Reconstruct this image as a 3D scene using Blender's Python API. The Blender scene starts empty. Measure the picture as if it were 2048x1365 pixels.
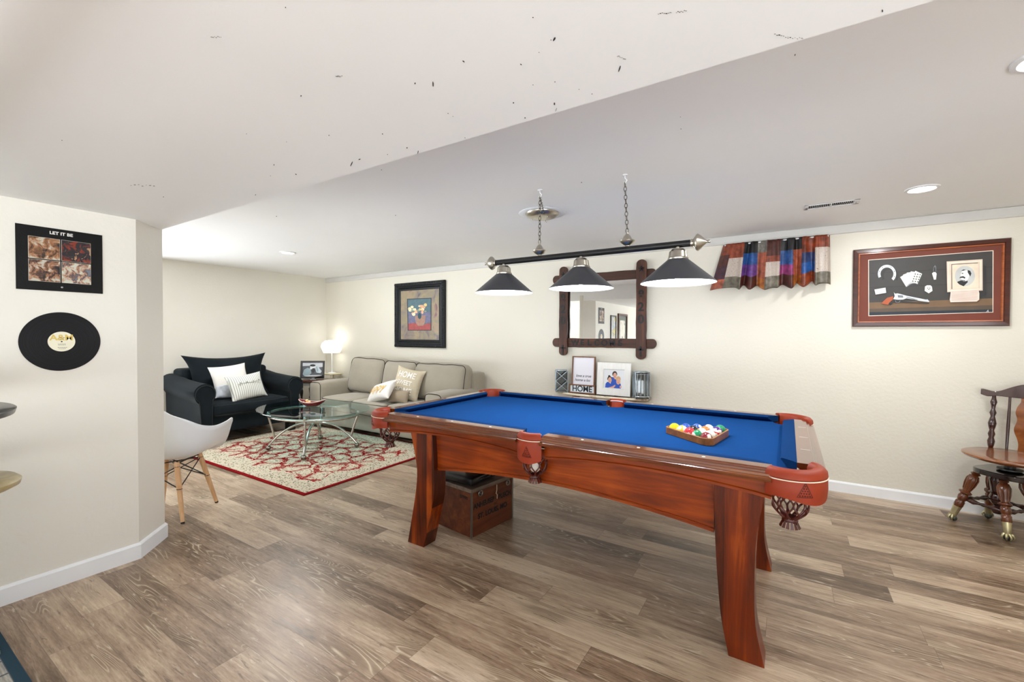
import bpy, bmesh, math, random
import numpy as np
from mathutils import Vector, Matrix
PI = math.pi
S = bpy.context.scene
C = S.collection
random.seed(7)

# ---------------------------------------------------------------- camera, world, exposure
FPX, YAW, PIT, ROL, EYE = 876.2, 0.5625, -0.0161, 0.0033, 1.3
_f = np.array([-math.sin(YAW)*math.cos(PIT), math.cos(YAW)*math.cos(PIT), math.sin(PIT)])
_r = np.array([math.cos(YAW), math.sin(YAW), 0.0]); _u = np.cross(_r, _f)
_r, _u = _r*math.cos(ROL)+_u*math.sin(ROL), -_r*math.sin(ROL)+_u*math.cos(ROL)
cd = bpy.data.cameras.new('camera'); cam = bpy.data.objects.new('camera', cd); C.objects.link(cam)
cd.sensor_width = 36; cd.lens = FPX/2048*36; cd.clip_start = 0.02
mm = Matrix.Identity(4)
for i in range(3):
    mm[i][0], mm[i][1], mm[i][2] = _r[i], _u[i], -_f[i]
mm[2][3] = EYE
cam.matrix_world = mm
S.camera = cam
w = bpy.data.worlds.new('world'); S.world = w; w.use_nodes = True
# added fill light: world made brighter below the horizon, entering through unseen open sides
WUP, WDN = 0.5, 11.9
_nt = w.node_tree; _bg = _nt.nodes['Background']
_tc = _nt.nodes.new('ShaderNodeTexCoord'); _sx = _nt.nodes.new('ShaderNodeSeparateXYZ'); _nt.links.new(_tc.outputs['Generated'], _sx.inputs[0])
_mr = _nt.nodes.new('ShaderNodeMapRange'); _nt.links.new(_sx.outputs[2], _mr.inputs[0])
_mr.inputs[1].default_value = -0.12; _mr.inputs[2].default_value = 0.05; _mr.inputs[3].default_value = WDN; _mr.inputs[4].default_value = WUP
_bg.inputs[0].default_value = (0.90, 0.955, 1, 1); _nt.links.new(_mr.outputs[0], _bg.inputs[1])
S.view_settings.view_transform = 'Standard'; S.view_settings.look = 'None'
S.view_settings.exposure = -0.03; S.view_settings.gamma = 1
S.view_settings.use_curve_mapping = False
S.cycles.use_denoising = True
S.cycles.max_bounces = 10; S.cycles.diffuse_bounces = 6; S.cycles.transparent_max_bounces = 12
S.cycles.caustics_reflective = False; S.cycles.caustics_refractive = False
S.cycles.sample_clamp_indirect = 4.0

# photo point -> place on a known plane of the room
def _ray(px, py): return _f*FPX + _r*(px-1024) - _u*(py-682.5)
def onz(px, py, Z):
    d = _ray(px, py); t = (Z-EYE)/d[2]; return (d[0]*t, d[1]*t)
def ony(px, py, Y):
    d = _ray(px, py); t = Y/d[1]; return (d[0]*t, EYE+d[2]*t)
def onx(px, py, X):
    d = _ray(px, py); t = X/d[0]; return (d[1]*t, EYE+d[2]*t)

def area_lamp(name, loc, size, power, col=(1, 1, 1), rot=(0, 0, 0), sizey=None, shape='DISK', spread=PI):
    l = bpy.data.lights.new(name, 'AREA'); l.shape = shape; l.size = size
    if sizey: l.shape = 'RECTANGLE'; l.size_y = sizey
    l.energy = power; l.color = col; l.spread = spread
    o = bpy.data.objects.new(name, l); C.objects.link(o); o.location = loc; o.rotation_euler = rot
    return o
def point_lamp(name, loc, power, r=0.03, col=(1, 1, 1)):
    l = bpy.data.lights.new(name, 'POINT'); l.energy = power; l.shadow_soft_size = r; l.color = col
    o = bpy.data.objects.new(name, l); C.objects.link(o); o.location = loc
    return o

# room numbers
YB = 4.51; XA = -6.49; XP = -3.15; XR = 2.4; YF = -4.4
ZH = 2.21; ZL = 1.945; YS = 1.155
CAN = [(0.69, 3.66), (0.705, 2.15), (-4.78, 2.84)]
CANW = [15, 15, 27]
COOL = (0.95, 0.98, 1.0)
for i, (x, y) in enumerate(CAN):
    area_lamp('can_light', (x, y, ZH-0.012), 0.13, CANW[i], (0.97, 0.985, 1.0))
# ceiling fixtures over the near half of the room (their housings are built below)
FIX = [(-1.55, 0.03, 1.22, 0.30), (0.95, -0.75, 1.22, 0.30), (-1.35, -1.9, 1.22, 0.30)]
FIXW = [2, 4, 2]
for i, (x, y, sx, sy) in enumerate(FIX):
    area_lamp('fixture_light', (x, y, ZL-0.075), sx-0.05, FIXW[i], COOL, sizey=sy-0.05)

# ---------------------------------------------------------------- materials
def srgb(h):
    if isinstance(h, str):
        h = h.lstrip('#'); h = [int(h[i:i+2], 16)/255 for i in (0, 2, 4)]
    return tuple(((c+0.055)/1.055)**2.4 if c > 0.04045 else c/12.92 for c in h)
def _new(name):
    m = bpy.data.materials.new(name); m.use_nodes = True
    nt = m.node_tree; return m, nt, nt.nodes['Principled BSDF']
def nd(nt, typ, **kw):
    n = nt.nodes.new(typ)
    for k, v in kw.items():
        if k in n.inputs: n.inputs[k].default_value = v
        else: setattr(n, k, v)
    return n
def ramp(nt, fac, stops, interp='LINEAR'):
    n = nt.nodes.new('ShaderNodeValToRGB'); n.color_ramp.interpolation = interp
    e = n.color_ramp.elements
    while len(e) < len(stops): e.new(0.5)
    for i, (p, c) in enumerate(stops):
        e[i].position = p; e[i].color = (*c, 1)
    nt.links.new(fac, n.inputs[0]); return n.outputs[0]
def mth(nt, op, a, b=None, c=None):
    n = nt.nodes.new('ShaderNodeMath'); n.operation = op
    for i, v in enumerate((a, b, c)):
        if v is None: continue
        if isinstance(v, (int, float)): n.inputs[i].default_value = v
        else: nt.links.new(v, n.inputs[i])
    return n.outputs[0]
def mix(nt, f, a, b, mode='MIX'):
    n = nt.nodes.new('ShaderNodeMix'); n.data_type = 'RGBA'; n.blend_type = mode
    for i, v in ((0, f), (6, a), (7, b)):
        if isinstance(v, (int, float)): n.inputs[i].default_value = v
        elif isinstance(v, tuple): n.inputs[i].default_value = (*v, 1) if len(v) == 3 else v
        else: nt.links.new(v, n.inputs[i])
    return n.outputs[2]
def coords(nt, scale=(1, 1, 1), rot=(0, 0, 0), kind='Object'):
    t = nt.nodes.new('ShaderNodeTexCoord'); m = nt.nodes.new('ShaderNodeMapping')
    m.inputs['Scale'].default_value = scale; m.inputs['Rotation'].default_value = rot
    nt.links.new(t.outputs[kind], m.inputs[0]); return m.outputs[0]
def noise(nt, vec, scale=5, detail=3, rough=0.5, dist=0):
    n = nd(nt, 'ShaderNodeTexNoise', Scale=scale, Detail=detail, Roughness=rough, Distortion=dist)
    nt.links.new(vec, n.inputs['Vector']); return n.outputs[0]
def bump(nt, b, h, strength=0.2, dist=0.01):
    n = nd(nt, 'ShaderNodeBump', Strength=strength, Distance=dist)
    nt.links.new(h, n.inputs['Height']); nt.links.new(n.outputs[0], b.inputs['Normal'])
def mat(name, col, rough=0.5, metal=0, var=0.08, vs=6, bmp=0, bs=60, bd=0.004, coat=0, spec=0.5, sheen=0, emis=0, stretch=(1, 1, 1), ecol=None):
    m, nt, b = _new(name); col = srgb(col)
    v = coords(nt, stretch)
    n = noise(nt, v, vs, 4)
    c = ramp(nt, n, [(0.25, tuple(x*(1-var) for x in col)), (0.75, tuple(min(1, x*(1+var)) for x in col))])
    nt.links.new(c, b.inputs['Base Color'])
    b.inputs['Roughness'].default_value = rough; b.inputs['Metallic'].default_value = metal
    b.inputs['Coat Weight'].default_value = coat; b.inputs['Coat Roughness'].default_value = 0.08
    b.inputs['Specular IOR Level'].default_value = spec; b.inputs['Sheen Weight'].default_value = sheen
    if bmp: bump(nt, b, noise(nt, v, bs, 3), bmp, bd)
    if emis:
        b.inputs['Emission Color'].default_value = (*(srgb(ecol) if ecol else col), 1); b.inputs['Emission Strength'].default_value = emis
    return m
def wood(name, c1, c2, rough=0.3, coat=0.3, axis='x', scale=1.0, c3=None, stave=0, bmp=0.05):
    m, nt, b = _new(name)
    st = {'x': (1.2, 14, 14), 'y': (14, 1.2, 14), 'z': (14, 14, 1.2)}[axis]
    v = coords(nt, tuple(s*scale for s in st))
    n1 = noise(nt, v, 1.6, 6, 0.62, 0.6); n2 = noise(nt, coords(nt, (2.5, 2.5, 2.5)), 1.5, 2)
    f = mth(nt, 'ADD', mth(nt, 'MULTIPLY', n1, 0.7), mth(nt, 'MULTIPLY', n2, 0.3))
    if stave:
        t = nt.nodes.new('ShaderNodeTexCoord'); s = nt.nodes.new('ShaderNodeSeparateXYZ'); nt.links.new(t.outputs['Object'], s.inputs[0])
        k = mth(nt, 'FLOOR', mth(nt, 'MULTIPLY', s.outputs[0], stave))
        wn = nt.nodes.new('ShaderNodeTexWhiteNoise'); wn.noise_dimensions = '1D'; nt.links.new(k, wn.inputs['W'])
        f = mth(nt, 'ADD', f, mth(nt, 'MULTIPLY', mth(nt, 'SUBTRACT', wn.outputs[0], 0.5), 0.36))
    c1, c2 = srgb(c1), srgb(c2)
    c = ramp(nt, f, [(0.3, c1), (0.5, srgb(c3) if c3 else tuple((a+d)/2 for a, d in zip(c1, c2))), (0.7, c2)])
    nt.links.new(c, b.inputs['Base Color']); b.inputs['Roughness'].default_value = rough; b.inputs['Specular IOR Level'].default_value = 0.35
    b.inputs['Coat Weight'].default_value = coat; b.inputs['Coat Roughness'].default_value = 0.1
    if bmp: bump(nt, b, n1, bmp, 0.003)
    return m
def emit(name, col, s):
    m, nt, b = _new(name); b.inputs['Base Color'].default_value = (0.8, 0.8, 0.8, 1)
    n = noise(nt, coords(nt), 3, 1)
    nt.links.new(ramp(nt, n, [(0, srgb(col)), (1, srgb(col))]), b.inputs['Emission Color'])
    b.inputs['Emission Strength'].default_value = s; return m

# ---------------------------------------------------------------- mesh builder
class MB:
    def __init__(s): s.v = []; s.f = []; s.m = []; s.M = Matrix.Identity(4); s.mi = 0
    def add(s, vs, fs, mi=None):
        o = len(s.v); M = s.M
        s.v += [tuple(M @ Vector(p)) for p in vs]
        s.f += [tuple(i+o for i in f) for f in fs]; s.m += [s.mi if mi is None else mi]*len(fs)
        return s
    def at(s, loc=(0, 0, 0), rot=(0, 0, 0), sc=(1, 1, 1)):
        from mathutils import Euler
        s.M = Matrix.Translation(loc) @ Euler(rot).to_matrix().to_4x4() @ Matrix.Diagonal((*sc, 1)); return s
    def box(s, x0, x1, y0, y1, z0, z1, mi=None):
        return s.add([(x0,y0,z0),(x1,y0,z0),(x1,y1,z0),(x0,y1,z0),(x0,y0,z1),(x1,y0,z1),(x1,y1,z1),(x0,y1,z1)],
                     [(3,2,1,0),(4,5,6,7),(0,1,5,4),(1,2,6,5),(2,3,7,6),(3,0,4,7)], mi)
    def prism(s, poly, a, b, plane='xz', mi=None):
        # poly 2d extruded between a and b along the third axis
        def P(p, t): return {'xz': (p[0], t, p[1]), 'xy': (p[0], p[1], t), 'yz': (t, p[0], p[1])}[plane]
        n = len(poly); vs = [P(p, a) for p in poly]+[P(p, b) for p in poly]
        fs = [tuple(range(n))[::-1], tuple(range(n, 2*n))]+[(i, (i+1) % n, n+(i+1) % n, n+i) for i in range(n)]
        return s.add(vs, fs, mi)
    def lathe(s, prof, n=24, caps=True, mi=None, a0=0, a1=2*PI):
        full = abs(a1-a0-2*PI) < 1e-6; k = n if full else n+1
        vs = []; fs = []
        for r, z in prof:
            for i in range(k):
                a = a0+(a1-a0)*i/n; vs.append((r*math.cos(a), r*math.sin(a), z))
        for j in range(len(prof)-1):
            for i in range(n if full else n):
                i2 = (i+1) % k
                fs.append((j*k+i, j*k+i2, (j+1)*k+i2, (j+1)*k+i))
        if caps and full:
            if prof[0][0] > 1e-5: fs.append(tuple(range(k))[::-1])
            if prof[-1][0] > 1e-5: fs.append(tuple(range((len(prof)-1)*k, len(prof)*k)))
        return s.add(vs, fs, mi)
    def tube(s, pts, r=0.01, n=8, closed=False, mi=None, flat=1.0):
        pts = [Vector(p) for p in pts]; N = len(pts); vs = []; fs = []; up = None
        for i, p in enumerate(pts):
            if closed: t = pts[(i+1) % N]-pts[i-1]
            else: t = pts[min(i+1, N-1)]-pts[max(i-1, 0)]
            t = t.normalized() if t.length > 1e-9 else Vector((0, 0, 1))
            if up is None:
                up = Vector((0, 0, 1)) if abs(t.z) < 0.9 else Vector((1, 0, 0))
            a = t.cross(up)
            if a.length < 1e-6: a = t.orthogonal()
            a.normalize(); b = a.cross(t); up = b
            rr = r[i] if isinstance(r, (list, tuple)) else r
            for k in range(n):
                an = 2*PI*k/n; vs.append(tuple(p+a*rr*math.cos(an)+b*rr*flat*math.sin(an)))
        for i in range(N if closed else N-1):
            j = (i+1) % N
            for k in range(n):
                k2 = (k+1) % n; fs.append((i*n+k, i*n+k2, j*n+k2, j*n+k))
        if not closed: fs += [tuple(range(n))[::-1], tuple(range((N-1)*n, N*n))]
        return s.add(vs, fs, mi)
    def ball(s, c, r, n=16, sc=(1, 1, 1), mi=None):
        vs = []; fs = []; m = n//2
        for j in range(1, m):
            for i in range(n):
                a = 2*PI*i/n; t = PI*j/m
                vs.append((c[0]+r*sc[0]*math.sin(t)*math.cos(a), c[1]+r*sc[1]*math.sin(t)*math.sin(a), c[2]-r*sc[2]*math.cos(t)))
        b = len(vs); vs += [(c[0], c[1], c[2]-r*sc[2]), (c[0], c[1], c[2]+r*sc[2])]
        for j in range(m-2):
            for i in range(n): fs.append((j*n+i, j*n+(i+1) % n, (j+1)*n+(i+1) % n, (j+1)*n+i))
        for i in range(n):
            fs.append((b, (i+1) % n, i)); fs.append((b+1, (m-2)*n+i, (m-2)*n+(i+1) % n))
        return s.add(vs, fs, mi)
    def soft(s, sx, sy, sz, r=0.03, crown=0, n=10, crownside=0, c=(0, 0, 0), mi=None):
        # rounded, slightly puffed box centred on c
        h = (sx/2, sy/2, sz/2); g = [math.sin(PI/2*(-1+2*i/n)) for i in range(n+1)]; vs = []; fs = []
        for ax in range(3):
            for sg in (-1, 1):
                o = len(vs)
                for a in g:
                    for b in g:
                        p = [0, 0, 0]; p[ax] = sg; p[(ax+1) % 3] = a; p[(ax+2) % 3] = b
                        q = [p[k]*h[k] for k in range(3)]; inn = [max(-(h[k]-r), min(h[k]-r, q[k])) for k in range(3)]
                        d = Vector([q[k]-inn[k] for k in range(3)])
                        if d.length > 1e-9: d.normalize()
                        e = [inn[k]+d[k]*r for k in range(3)]
                        cr = (1-p[0]**2)*(1-p[1]**2)
                        e[2] += crown*cr*(1 if p[2] > 0 else -1)*min(1, abs(p[2]))
                        e[1] += crownside*(1-p[0]**2)*(1-p[2]**2)*p[1]
                        vs.append((e[0]+c[0], e[1]+c[1], e[2]+c[2]))
                k = n+1
                for i in range(n):
                    for j in range(n):
                        q = (o+i*k+j, o+(i+1)*k+j, o+(i+1)*k+j+1, o+i*k+j+1)
                        fs.append(q if sg > 0 else q[::-1])
        return s.add(vs, fs, mi)
    def pillow(s, w, h, t, n=16, pinch=0.07, ear=0.0, mi=None, wob=0.0, seed=0):
        # pillow lying in the XZ plane, thickness along Y
        rnd = random.Random(seed); vs = []; fs = []
        ph = [rnd.uniform(0, 6) for _ in range(4)]
        for sg in (-1, 1):
            o = len(vs)
            for i in range(n+1):
                for j in range(n+1):
                    u = -1+2*i/n; v = -1+2*j/n
                    u2 = math.sin(u*PI/2)*0.35+u*0.65; v2 = math.sin(v*PI/2)*0.35+v*0.65
                    x = u2*w/2*(1-pinch*(1-v2*v2)*abs(u2)+ear*abs(u2*v2)**3)
                    z = v2*h/2*(1-pinch*(1-u2*u2)*abs(v2)+ear*abs(u2*v2)**3)
                    th = max(0, (1-u2*u2)*(1-v2*v2))**0.5
                    y = sg*t/2*th*(1+wob*math.sin(5*u2+ph[0])*math.sin(4*v2+ph[1]))+wob*0.03*math.sin(3*u2+ph[2])
                    vs.append((x, y, z))
            k = n+1
            for i in range(n):
                for j in range(n):
                    q = (o+i*k+j, o+(i+1)*k+j, o+(i+1)*k+j+1, o+i*k+j+1)
                    fs.append(q if sg < 0 else q[::-1])
        return s.add(vs, fs, mi)
    def flat(s, pts, y=0, mi=None):
        # one flat face in XZ looking towards -Y
        a = sum(pts[i][0]*pts[(i+1) % len(pts)][1]-pts[(i+1) % len(pts)][0]*pts[i][1] for i in range(len(pts)))
        if a < 0: pts = pts[::-1]
        return s.add([(p[0], y, p[1]) for p in pts], [tuple(range(len(pts)))], mi)
    def build(s, name, mats, parent=None, smooth=0, bevel=0, loc=None, weld=True):
        me = bpy.data.meshes.new(name); me.from_pydata(s.v, [], s.f)
        if not isinstance(mats, (list, tuple)): mats = [mats]
        for m in mats: me.materials.append(m)
        for p, mi in zip(me.polygons, s.m): p.material_index = min(mi, len(mats)-1)
        bm = bmesh.new(); bm.from_mesh(me)
        if weld: bmesh.ops.remove_doubles(bm, verts=bm.verts, dist=1e-5)
        bmesh.ops.recalc_face_normals(bm, faces=bm.faces) if weld else None
        bm.to_mesh(me); bm.free()
        o = bpy.data.objects.new(name, me); C.objects.link(o)
        if parent: o.parent = parent
        if loc is not None: o.location = loc
        if smooth:
            for p in me.polygons: p.use_smooth = True
            ang = math.radians(smooth if smooth > 1 else 40)
            bm = bmesh.new(); bm.from_mesh(me)
            for e in bm.edges:
                if len(e.link_faces) == 2 and e.calc_face_angle(0) > ang: e.smooth = False
            bm.to_mesh(me); bm.free()
        if bevel:
            b = o.modifiers.new('bevel', 'BEVEL'); b.width = bevel; b.segments = 2; b.limit_method = 'ANGLE'; b.angle_limit = 0.6
        return o

def tag(o, label=None, cat=None, group=None, kind=None):
    if label: o['label'] = label
    if cat: o['category'] = cat
    if group: o['group'] = group
    if kind: o['kind'] = kind
    return o
def thing(name, label, cat, loc=(0, 0, 0), rz=0, group=None):
    o = bpy.data.objects.new(name, None); C.objects.link(o); o.empty_display_size = 0.1
    o.location = loc; o.rotation_euler = (0, 0, rz); return tag(o, label, cat, group)
def text(name, s, size, m, parent, loc, rot=(PI/2, 0, 0), ext=0.0006, align='CENTER', sx=1.0, bold=0.0, shear=0.0):
    cu = bpy.data.curves.new(name, 'FONT'); cu.body = s; cu.size = size; cu.extrude = ext
    cu.align_x = align; cu.align_y = 'CENTER'; cu.offset = bold; cu.shear = shear
    t = bpy.data.objects.new(name, cu); C.objects.link(t)
    bpy.context.view_layer.update()
    me = bpy.data.meshes.new_from_object(t.evaluated_get(bpy.context.evaluated_depsgraph_get()))
    bpy.data.objects.remove(t)
    for v in me.vertices: v.co.x *= sx
    me.materials.clear(); me.materials.append(m)
    o = bpy.data.objects.new(name, me); C.objects.link(o); o.parent = parent; o.location = loc; o.rotation_euler = rot
    return o
def ell(cx, cz, rx, rz, n=20, a0=0, a1=2*PI):
    full = abs(a1-a0-2*PI) < 1e-6
    return [(cx+rx*math.cos(a0+(a1-a0)*i/n), cz+rz*math.sin(a0+(a1-a0)*i/n)) for i in range(n if full else n+1)]
def copy_tree(o, parent=None):
    c = o.copy(); C.objects.link(c); c.parent = parent
    for ch in list(o.children): copy_tree(ch, c)
    return c
def frame_ring(mb, w, h, t, d, prof=None, mi=None):
    # mitred frame in XZ (outer w x h, bar width t, sticking out d towards -Y); prof = [(inset, depth)]
    prof = prof or [(0, 0), (0, d), (t, d), (t, 0)]
    vs = []; fs = []
    for (a, b) in prof:
        x, z = w/2-a, h/2-a
        vs += [(-x, -b, -z), (x, -b, -z), (x, -b, z), (-x, -b, z)]
    for j in range(len(prof)-1):
        for i in range(4):
            i2 = (i+1) % 4; fs.append((j*4+i, j*4+i2, (j+1)*4+i2, (j+1)*4+i))
    return mb.add(vs, fs, mi)

# ---------------------------------------------------------------- room
def wall_mat(name, col, bs=0.12):
    m, nt, b = _new(name); v = coords(nt)
    c = srgb(col); n = noise(nt, v, 1.3, 3)
    nt.links.new(ramp(nt, n, [(0.3, tuple(x*0.97 for x in c)), (0.7, tuple(min(1, x*1.02) for x in c))]), b.inputs['Base Color'])
    b.inputs['Roughness'].default_value = 0.55
    bump(nt, b, noise(nt, v, 45, 3), bs, 0.01)
    return m
M_wall = wall_mat('cream_wall_paint', '#e0dcd1')
M_wallb = wall_mat('cream_textured_wall_paint', '#dcd7c9', 0.2)
M_ceil = wall_mat('white_ceiling_paint', '#fafbfb', 0.05)
M_white = mat('white_semigloss_trim', '#eceef0', 0.35, var=0.02)
M_dark = mat('dark_mark', '#2a2a2c', 0.8)
M_smudge = mat('grey_smudge', '#a8a9aa', 0.8)

def floor_mat():
    m, nt, b = _new('greyed_oak_vinyl_planks')
    t = nt.nodes.new('ShaderNodeTexCoord'); s = nt.nodes.new('ShaderNodeSeparateXYZ'); nt.links.new(t.outputs['Object'], s.inputs[0])
    X, Y = s.outputs[0], s.outputs[1]
    PW, PL = 0.1529, 1.22
    yv = mth(nt, 'DIVIDE', mth(nt, 'SUBTRACT', Y, 1.0915), PW); row = mth(nt, 'FLOOR', yv); fy = mth(nt, 'FRACT', yv)
    wn = nt.nodes.new('ShaderNodeTexWhiteNoise'); wn.noise_dimensions = '1D'; nt.links.new(row, wn.inputs['W'])
    xv = mth(nt, 'ADD', mth(nt, 'DIVIDE', X, PL), mth(nt, 'MULTIPLY', wn.outputs[0], 7.0)); col = mth(nt, 'FLOOR', xv); fx = mth(nt, 'FRACT', xv)
    cb = nt.nodes.new('ShaderNodeCombineXYZ'); nt.links.new(row, cb.inputs[0]); nt.links.new(col, cb.inputs[1])
    w2 = nt.nodes.new('ShaderNodeTexWhiteNoise'); w2.noise_dimensions = '2D'; nt.links.new(cb.outputs[0], w2.inputs['Vector'])
    rnd = w2.outputs[0]; rc = nt.nodes.new('ShaderNodeSeparateColor'); nt.links.new(w2.outputs[1], rc.inputs[0])
    # grain space shifted per plank
    gv = nt.nodes.new('ShaderNodeCombineXYZ')
    nt.links.new(mth(nt, 'ADD', mth(nt, 'MULTIPLY', X, 1.0), mth(nt, 'MULTIPLY', rc.outputs[0], 37)), gv.inputs[0])
    nt.links.new(mth(nt, 'ADD', mth(nt, 'MULTIPLY', Y, 1.0), mth(nt, 'MULTIPLY', rc.outputs[1], 53)), gv.inputs[1])
    nt.links.new(mth(nt, 'MULTIPLY', rc.outputs[2], 19), gv.inputs[2])
    def mp(sc):
        q = nt.nodes.new('ShaderNodeMapping'); q.inputs['Scale'].default_value = sc; nt.links.new(gv.outputs[0], q.inputs[0]); return q.outputs[0]
    blot = noise(nt, mp((1.5, 7, 1)), 1.0, 4, 0.6, 0.4)
    streak = noise(nt, mp((3, 60, 1)), 1.0, 5, 0.65, 0.3)
    fine = noise(nt, mp((22, 170, 1)), 1.0, 3, 0.7)
    # cathedral rings: contours of a stretched noise
    cn = noise(nt, mp((1.1, 7.5, 1)), 1.0, 2.0, 0.45, 0.5)
    ring = mth(nt, 'PINGPONG', mth(nt, 'MULTIPLY', cn, 26), 0.5)
    ring = mth(nt, 'MULTIPLY', ring, 2)
    lm = noise(nt, mp((1.7, 5, 1)), 1.3, 2)
    lmask = ramp(nt, lm, [(0.54, (0, 0, 0)), (0.64, (1, 1, 1))])
    tone = mth(nt, 'ADD', mth(nt, 'MULTIPLY', rnd, 0.30), mth(nt, 'ADD', mth(nt, 'MULTIPLY', blot, 0.66), mth(nt, 'MULTIPLY', streak, 0.50)))
    tone = mth(nt, 'ADD', tone, mth(nt, 'MULTIPLY', mth(nt, 'SUBTRACT', fine, 0.5), 0.28))
    c = ramp(nt, tone, [(0.45, srgb('#4f3c2c')), (0.57, srgb('#6e5945')), (0.70, srgb('#937b66')), (0.84, srgb('#b09a82')), (1.0, srgb('#cab69d'))])
    rl = ramp(nt, ring, [(0.0, srgb('#ddd0ba')), (0.16, srgb('#b09c80')), (0.34, srgb('#7c6650')), (0.8, srgb('#6a543f'))])
    c = mix(nt, mth(nt, 'MULTIPLY', lmask, 0.55), c, rl)
    ck = noise(nt, mp((6, 52, 1)), 1.0, 4, 0.7, 0.5)
    c = mix(nt, mth(nt, 'MULTIPLY', ramp(nt, ck, [(0.60, (0, 0, 0)), (0.68, (1, 1, 1))]), 0.65), c, srgb('#4a382a'))
    c = mix(nt, mth(nt, 'MULTIPLY', ramp(nt, ck, [(0.32, (1, 1, 1)), (0.38, (0, 0, 0))]), 0.5), c, srgb('#dccdb8'))
    # seams
    ex = mth(nt, 'MINIMUM', fx, mth(nt, 'SUBTRACT', 1, fx)); ey = mth(nt, 'MINIMUM', fy, mth(nt, 'SUBTRACT', 1, fy))
    sm = mth(nt, 'MINIMUM', mth(nt, 'MULTIPLY', ex, PL), mth(nt, 'MULTIPLY', ey, PW))
    sf = mth(nt, 'LESS_THAN', sm, 0.0011)
    c = mix(nt, mth(nt, 'MULTIPLY', sf, 0.6), c, srgb('#5a4a3c'))
    nt.links.new(c, b.inputs['Base Color'])
    nt.links.new(mth(nt, 'ADD', 0.27, mth(nt, 'MULTIPLY', streak, 0.16)), b.inputs['Roughness'])
    b.inputs['Specular IOR Level'].default_value = 0.5
    bump(nt, b, mth(nt, 'ADD', mth(nt, 'MULTIPLY', fine, 0.5), mth(nt, 'MULTIPLY', mth(nt, 'SUBTRACT', 1, sf), 0.6)), 0.12, 0.002)
    return m
M_floor = floor_mat()
T = 0.1
tag(MB().box(XA-T, XR+T, YF-T, YB+T, -0.1, 0).build('floor', M_floor), kind='structure')
tag(MB().box(XA-T, XR+T, YB, YB+T, 0, ZH).build('wall_back', M_wallb), kind='structure')
tag(MB().box(XA-T, XA, 1.85, YB, 0, ZH).build('wall_left', M_wall), kind='structure')
# partition with its chamfered end; the unseen alcove behind it is left open for the added world fill
tag(MB().box(-5.0, -3.40, -1.7, -1.6, 0, ZL).build('wall_alcove', M_wall), kind='structure')
pp = [(XP, YF), (XP, 0.975), (-3.338, 1.165), (-3.40, 1.165), (-3.40, YF)]
tag(MB().prism(pp, 0, ZL+0.1, 'xy').build('wall_partition', M_wall), kind='structure')
tag(MB().box(XR, XR+T, 0.3, YB, 0, ZH).build('wall_right', M_wall), kind='structure')  # unseen wall, its length set to trim the fill light on this side
tag(MB().box(-3.40, XR+T, YF-T, YF, 1.15, ZH).build('wall_front_baffle', M_wall), kind='structure')  # unseen upper panel added to keep fill light off the low ceiling
# unseen lower front and side gaps are left open to let the added fill in
# one ceiling: high part, the step, and the low part with its specks
mb = MB()
mb.box(XA-T, XR+T, YS, YB+T, ZH, ZH+0.1).box(XA-T, XR+T, YF-T, YS, ZL, ZH+0.1)
SP = [(571,15,2,1),(927,123,2,2),(830,167,2,1.5),(866,168,2,4),(602,192,2,1),(896,227,1.5,1),(906,233,1,1),(658,271,1.5,1),(765,268,2,1),(573,284,1,1),(814,296,2,1),(836,305,1.2,4),
 (775,309,1.2,1),(719,319,1.5,2),(703,328,1.6,5),(548,330,1.2,2),(592,349,1.5,1.5),(541,352,1,1),(511,390,1.3,1),(327,394,1.3,1),(124,281,1.3,1),(763,340,1.2,1),(553,433,1.4,1),(791,431,1.2,1),
 (930,276,1.3,1),(1066,35,1.8,1),(1109,78,3.2,2),(1102,80,1.5,1),(1078,105,1.5,1),(1042,129,1.5,2),(1239,138,2,4.5),(1110,164,1.3,1.5),(1158,179,1.3,1),(1184,188,1.6,1),(1109,208,2,2),(1112,220,0.8,7),
 (1027,206,2,1),(1050,236,2,1),(1765,22,2,2),(1590,110,1.6,2),(1362,258,1.3,1),(1163,365,1.5,1),(1066,170,1.3,1),(493,268,1,1),(1361,234,1,1)]
for (px, py, r, L) in SP:
    Z = ZL if py < 460-0.3*(px-325) else ZH
    a = random.uniform(0.9, 2.0) if L > 3 else random.uniform(0, 3)
    pts = []
    for k in range(7):
        t = 2*PI*k/7; dx = r*L*0.8*math.cos(t)*random.uniform(0.7, 1.1); dy = r*0.7*math.sin(t)*random.uniform(0.7, 1.1)
        X, Y = onz(px+dx*math.cos(a)-dy*math.sin(a), py+dx*math.sin(a)+dy*math.cos(a), Z-0.0008)
        pts.append((X, Y, Z-0.0008))
    mb.add(pts, [tuple(range(7))], 1)
for (x0, y0, x1, y1, k) in [(1317,28,1341,26,2),(1353,25,1372,22,2),(1550,69,1576,75,2),(1576,75,1604,77,2),(423,73,442,75,3),(672,154,684,152,3),(262,370,308,373,3),(1235,112,1250,118,3)]:
    for j in range(7):
        f = j/6; Z = ZL-0.0008; cx = x0+(x1-x0)*f; cy = y0+(y1-y0)*f+random.uniform(-1.5, 1.5)
        w_ = random.uniform(1.2, 2.8); pts = [(*onz(cx+w_*math.cos(q), cy+0.45*w_*math.sin(q), Z), Z) for q in (0, 1.2, 2.4, 3.6, 4.8)]
        mb.add(pts, [(0, 1, 2, 3, 4)], 1 if k == 2 and j % 3 else 2)
tag(mb.build('ceiling', [M_ceil, M_dark, M_smudge], weld=False), kind='structure')
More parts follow.
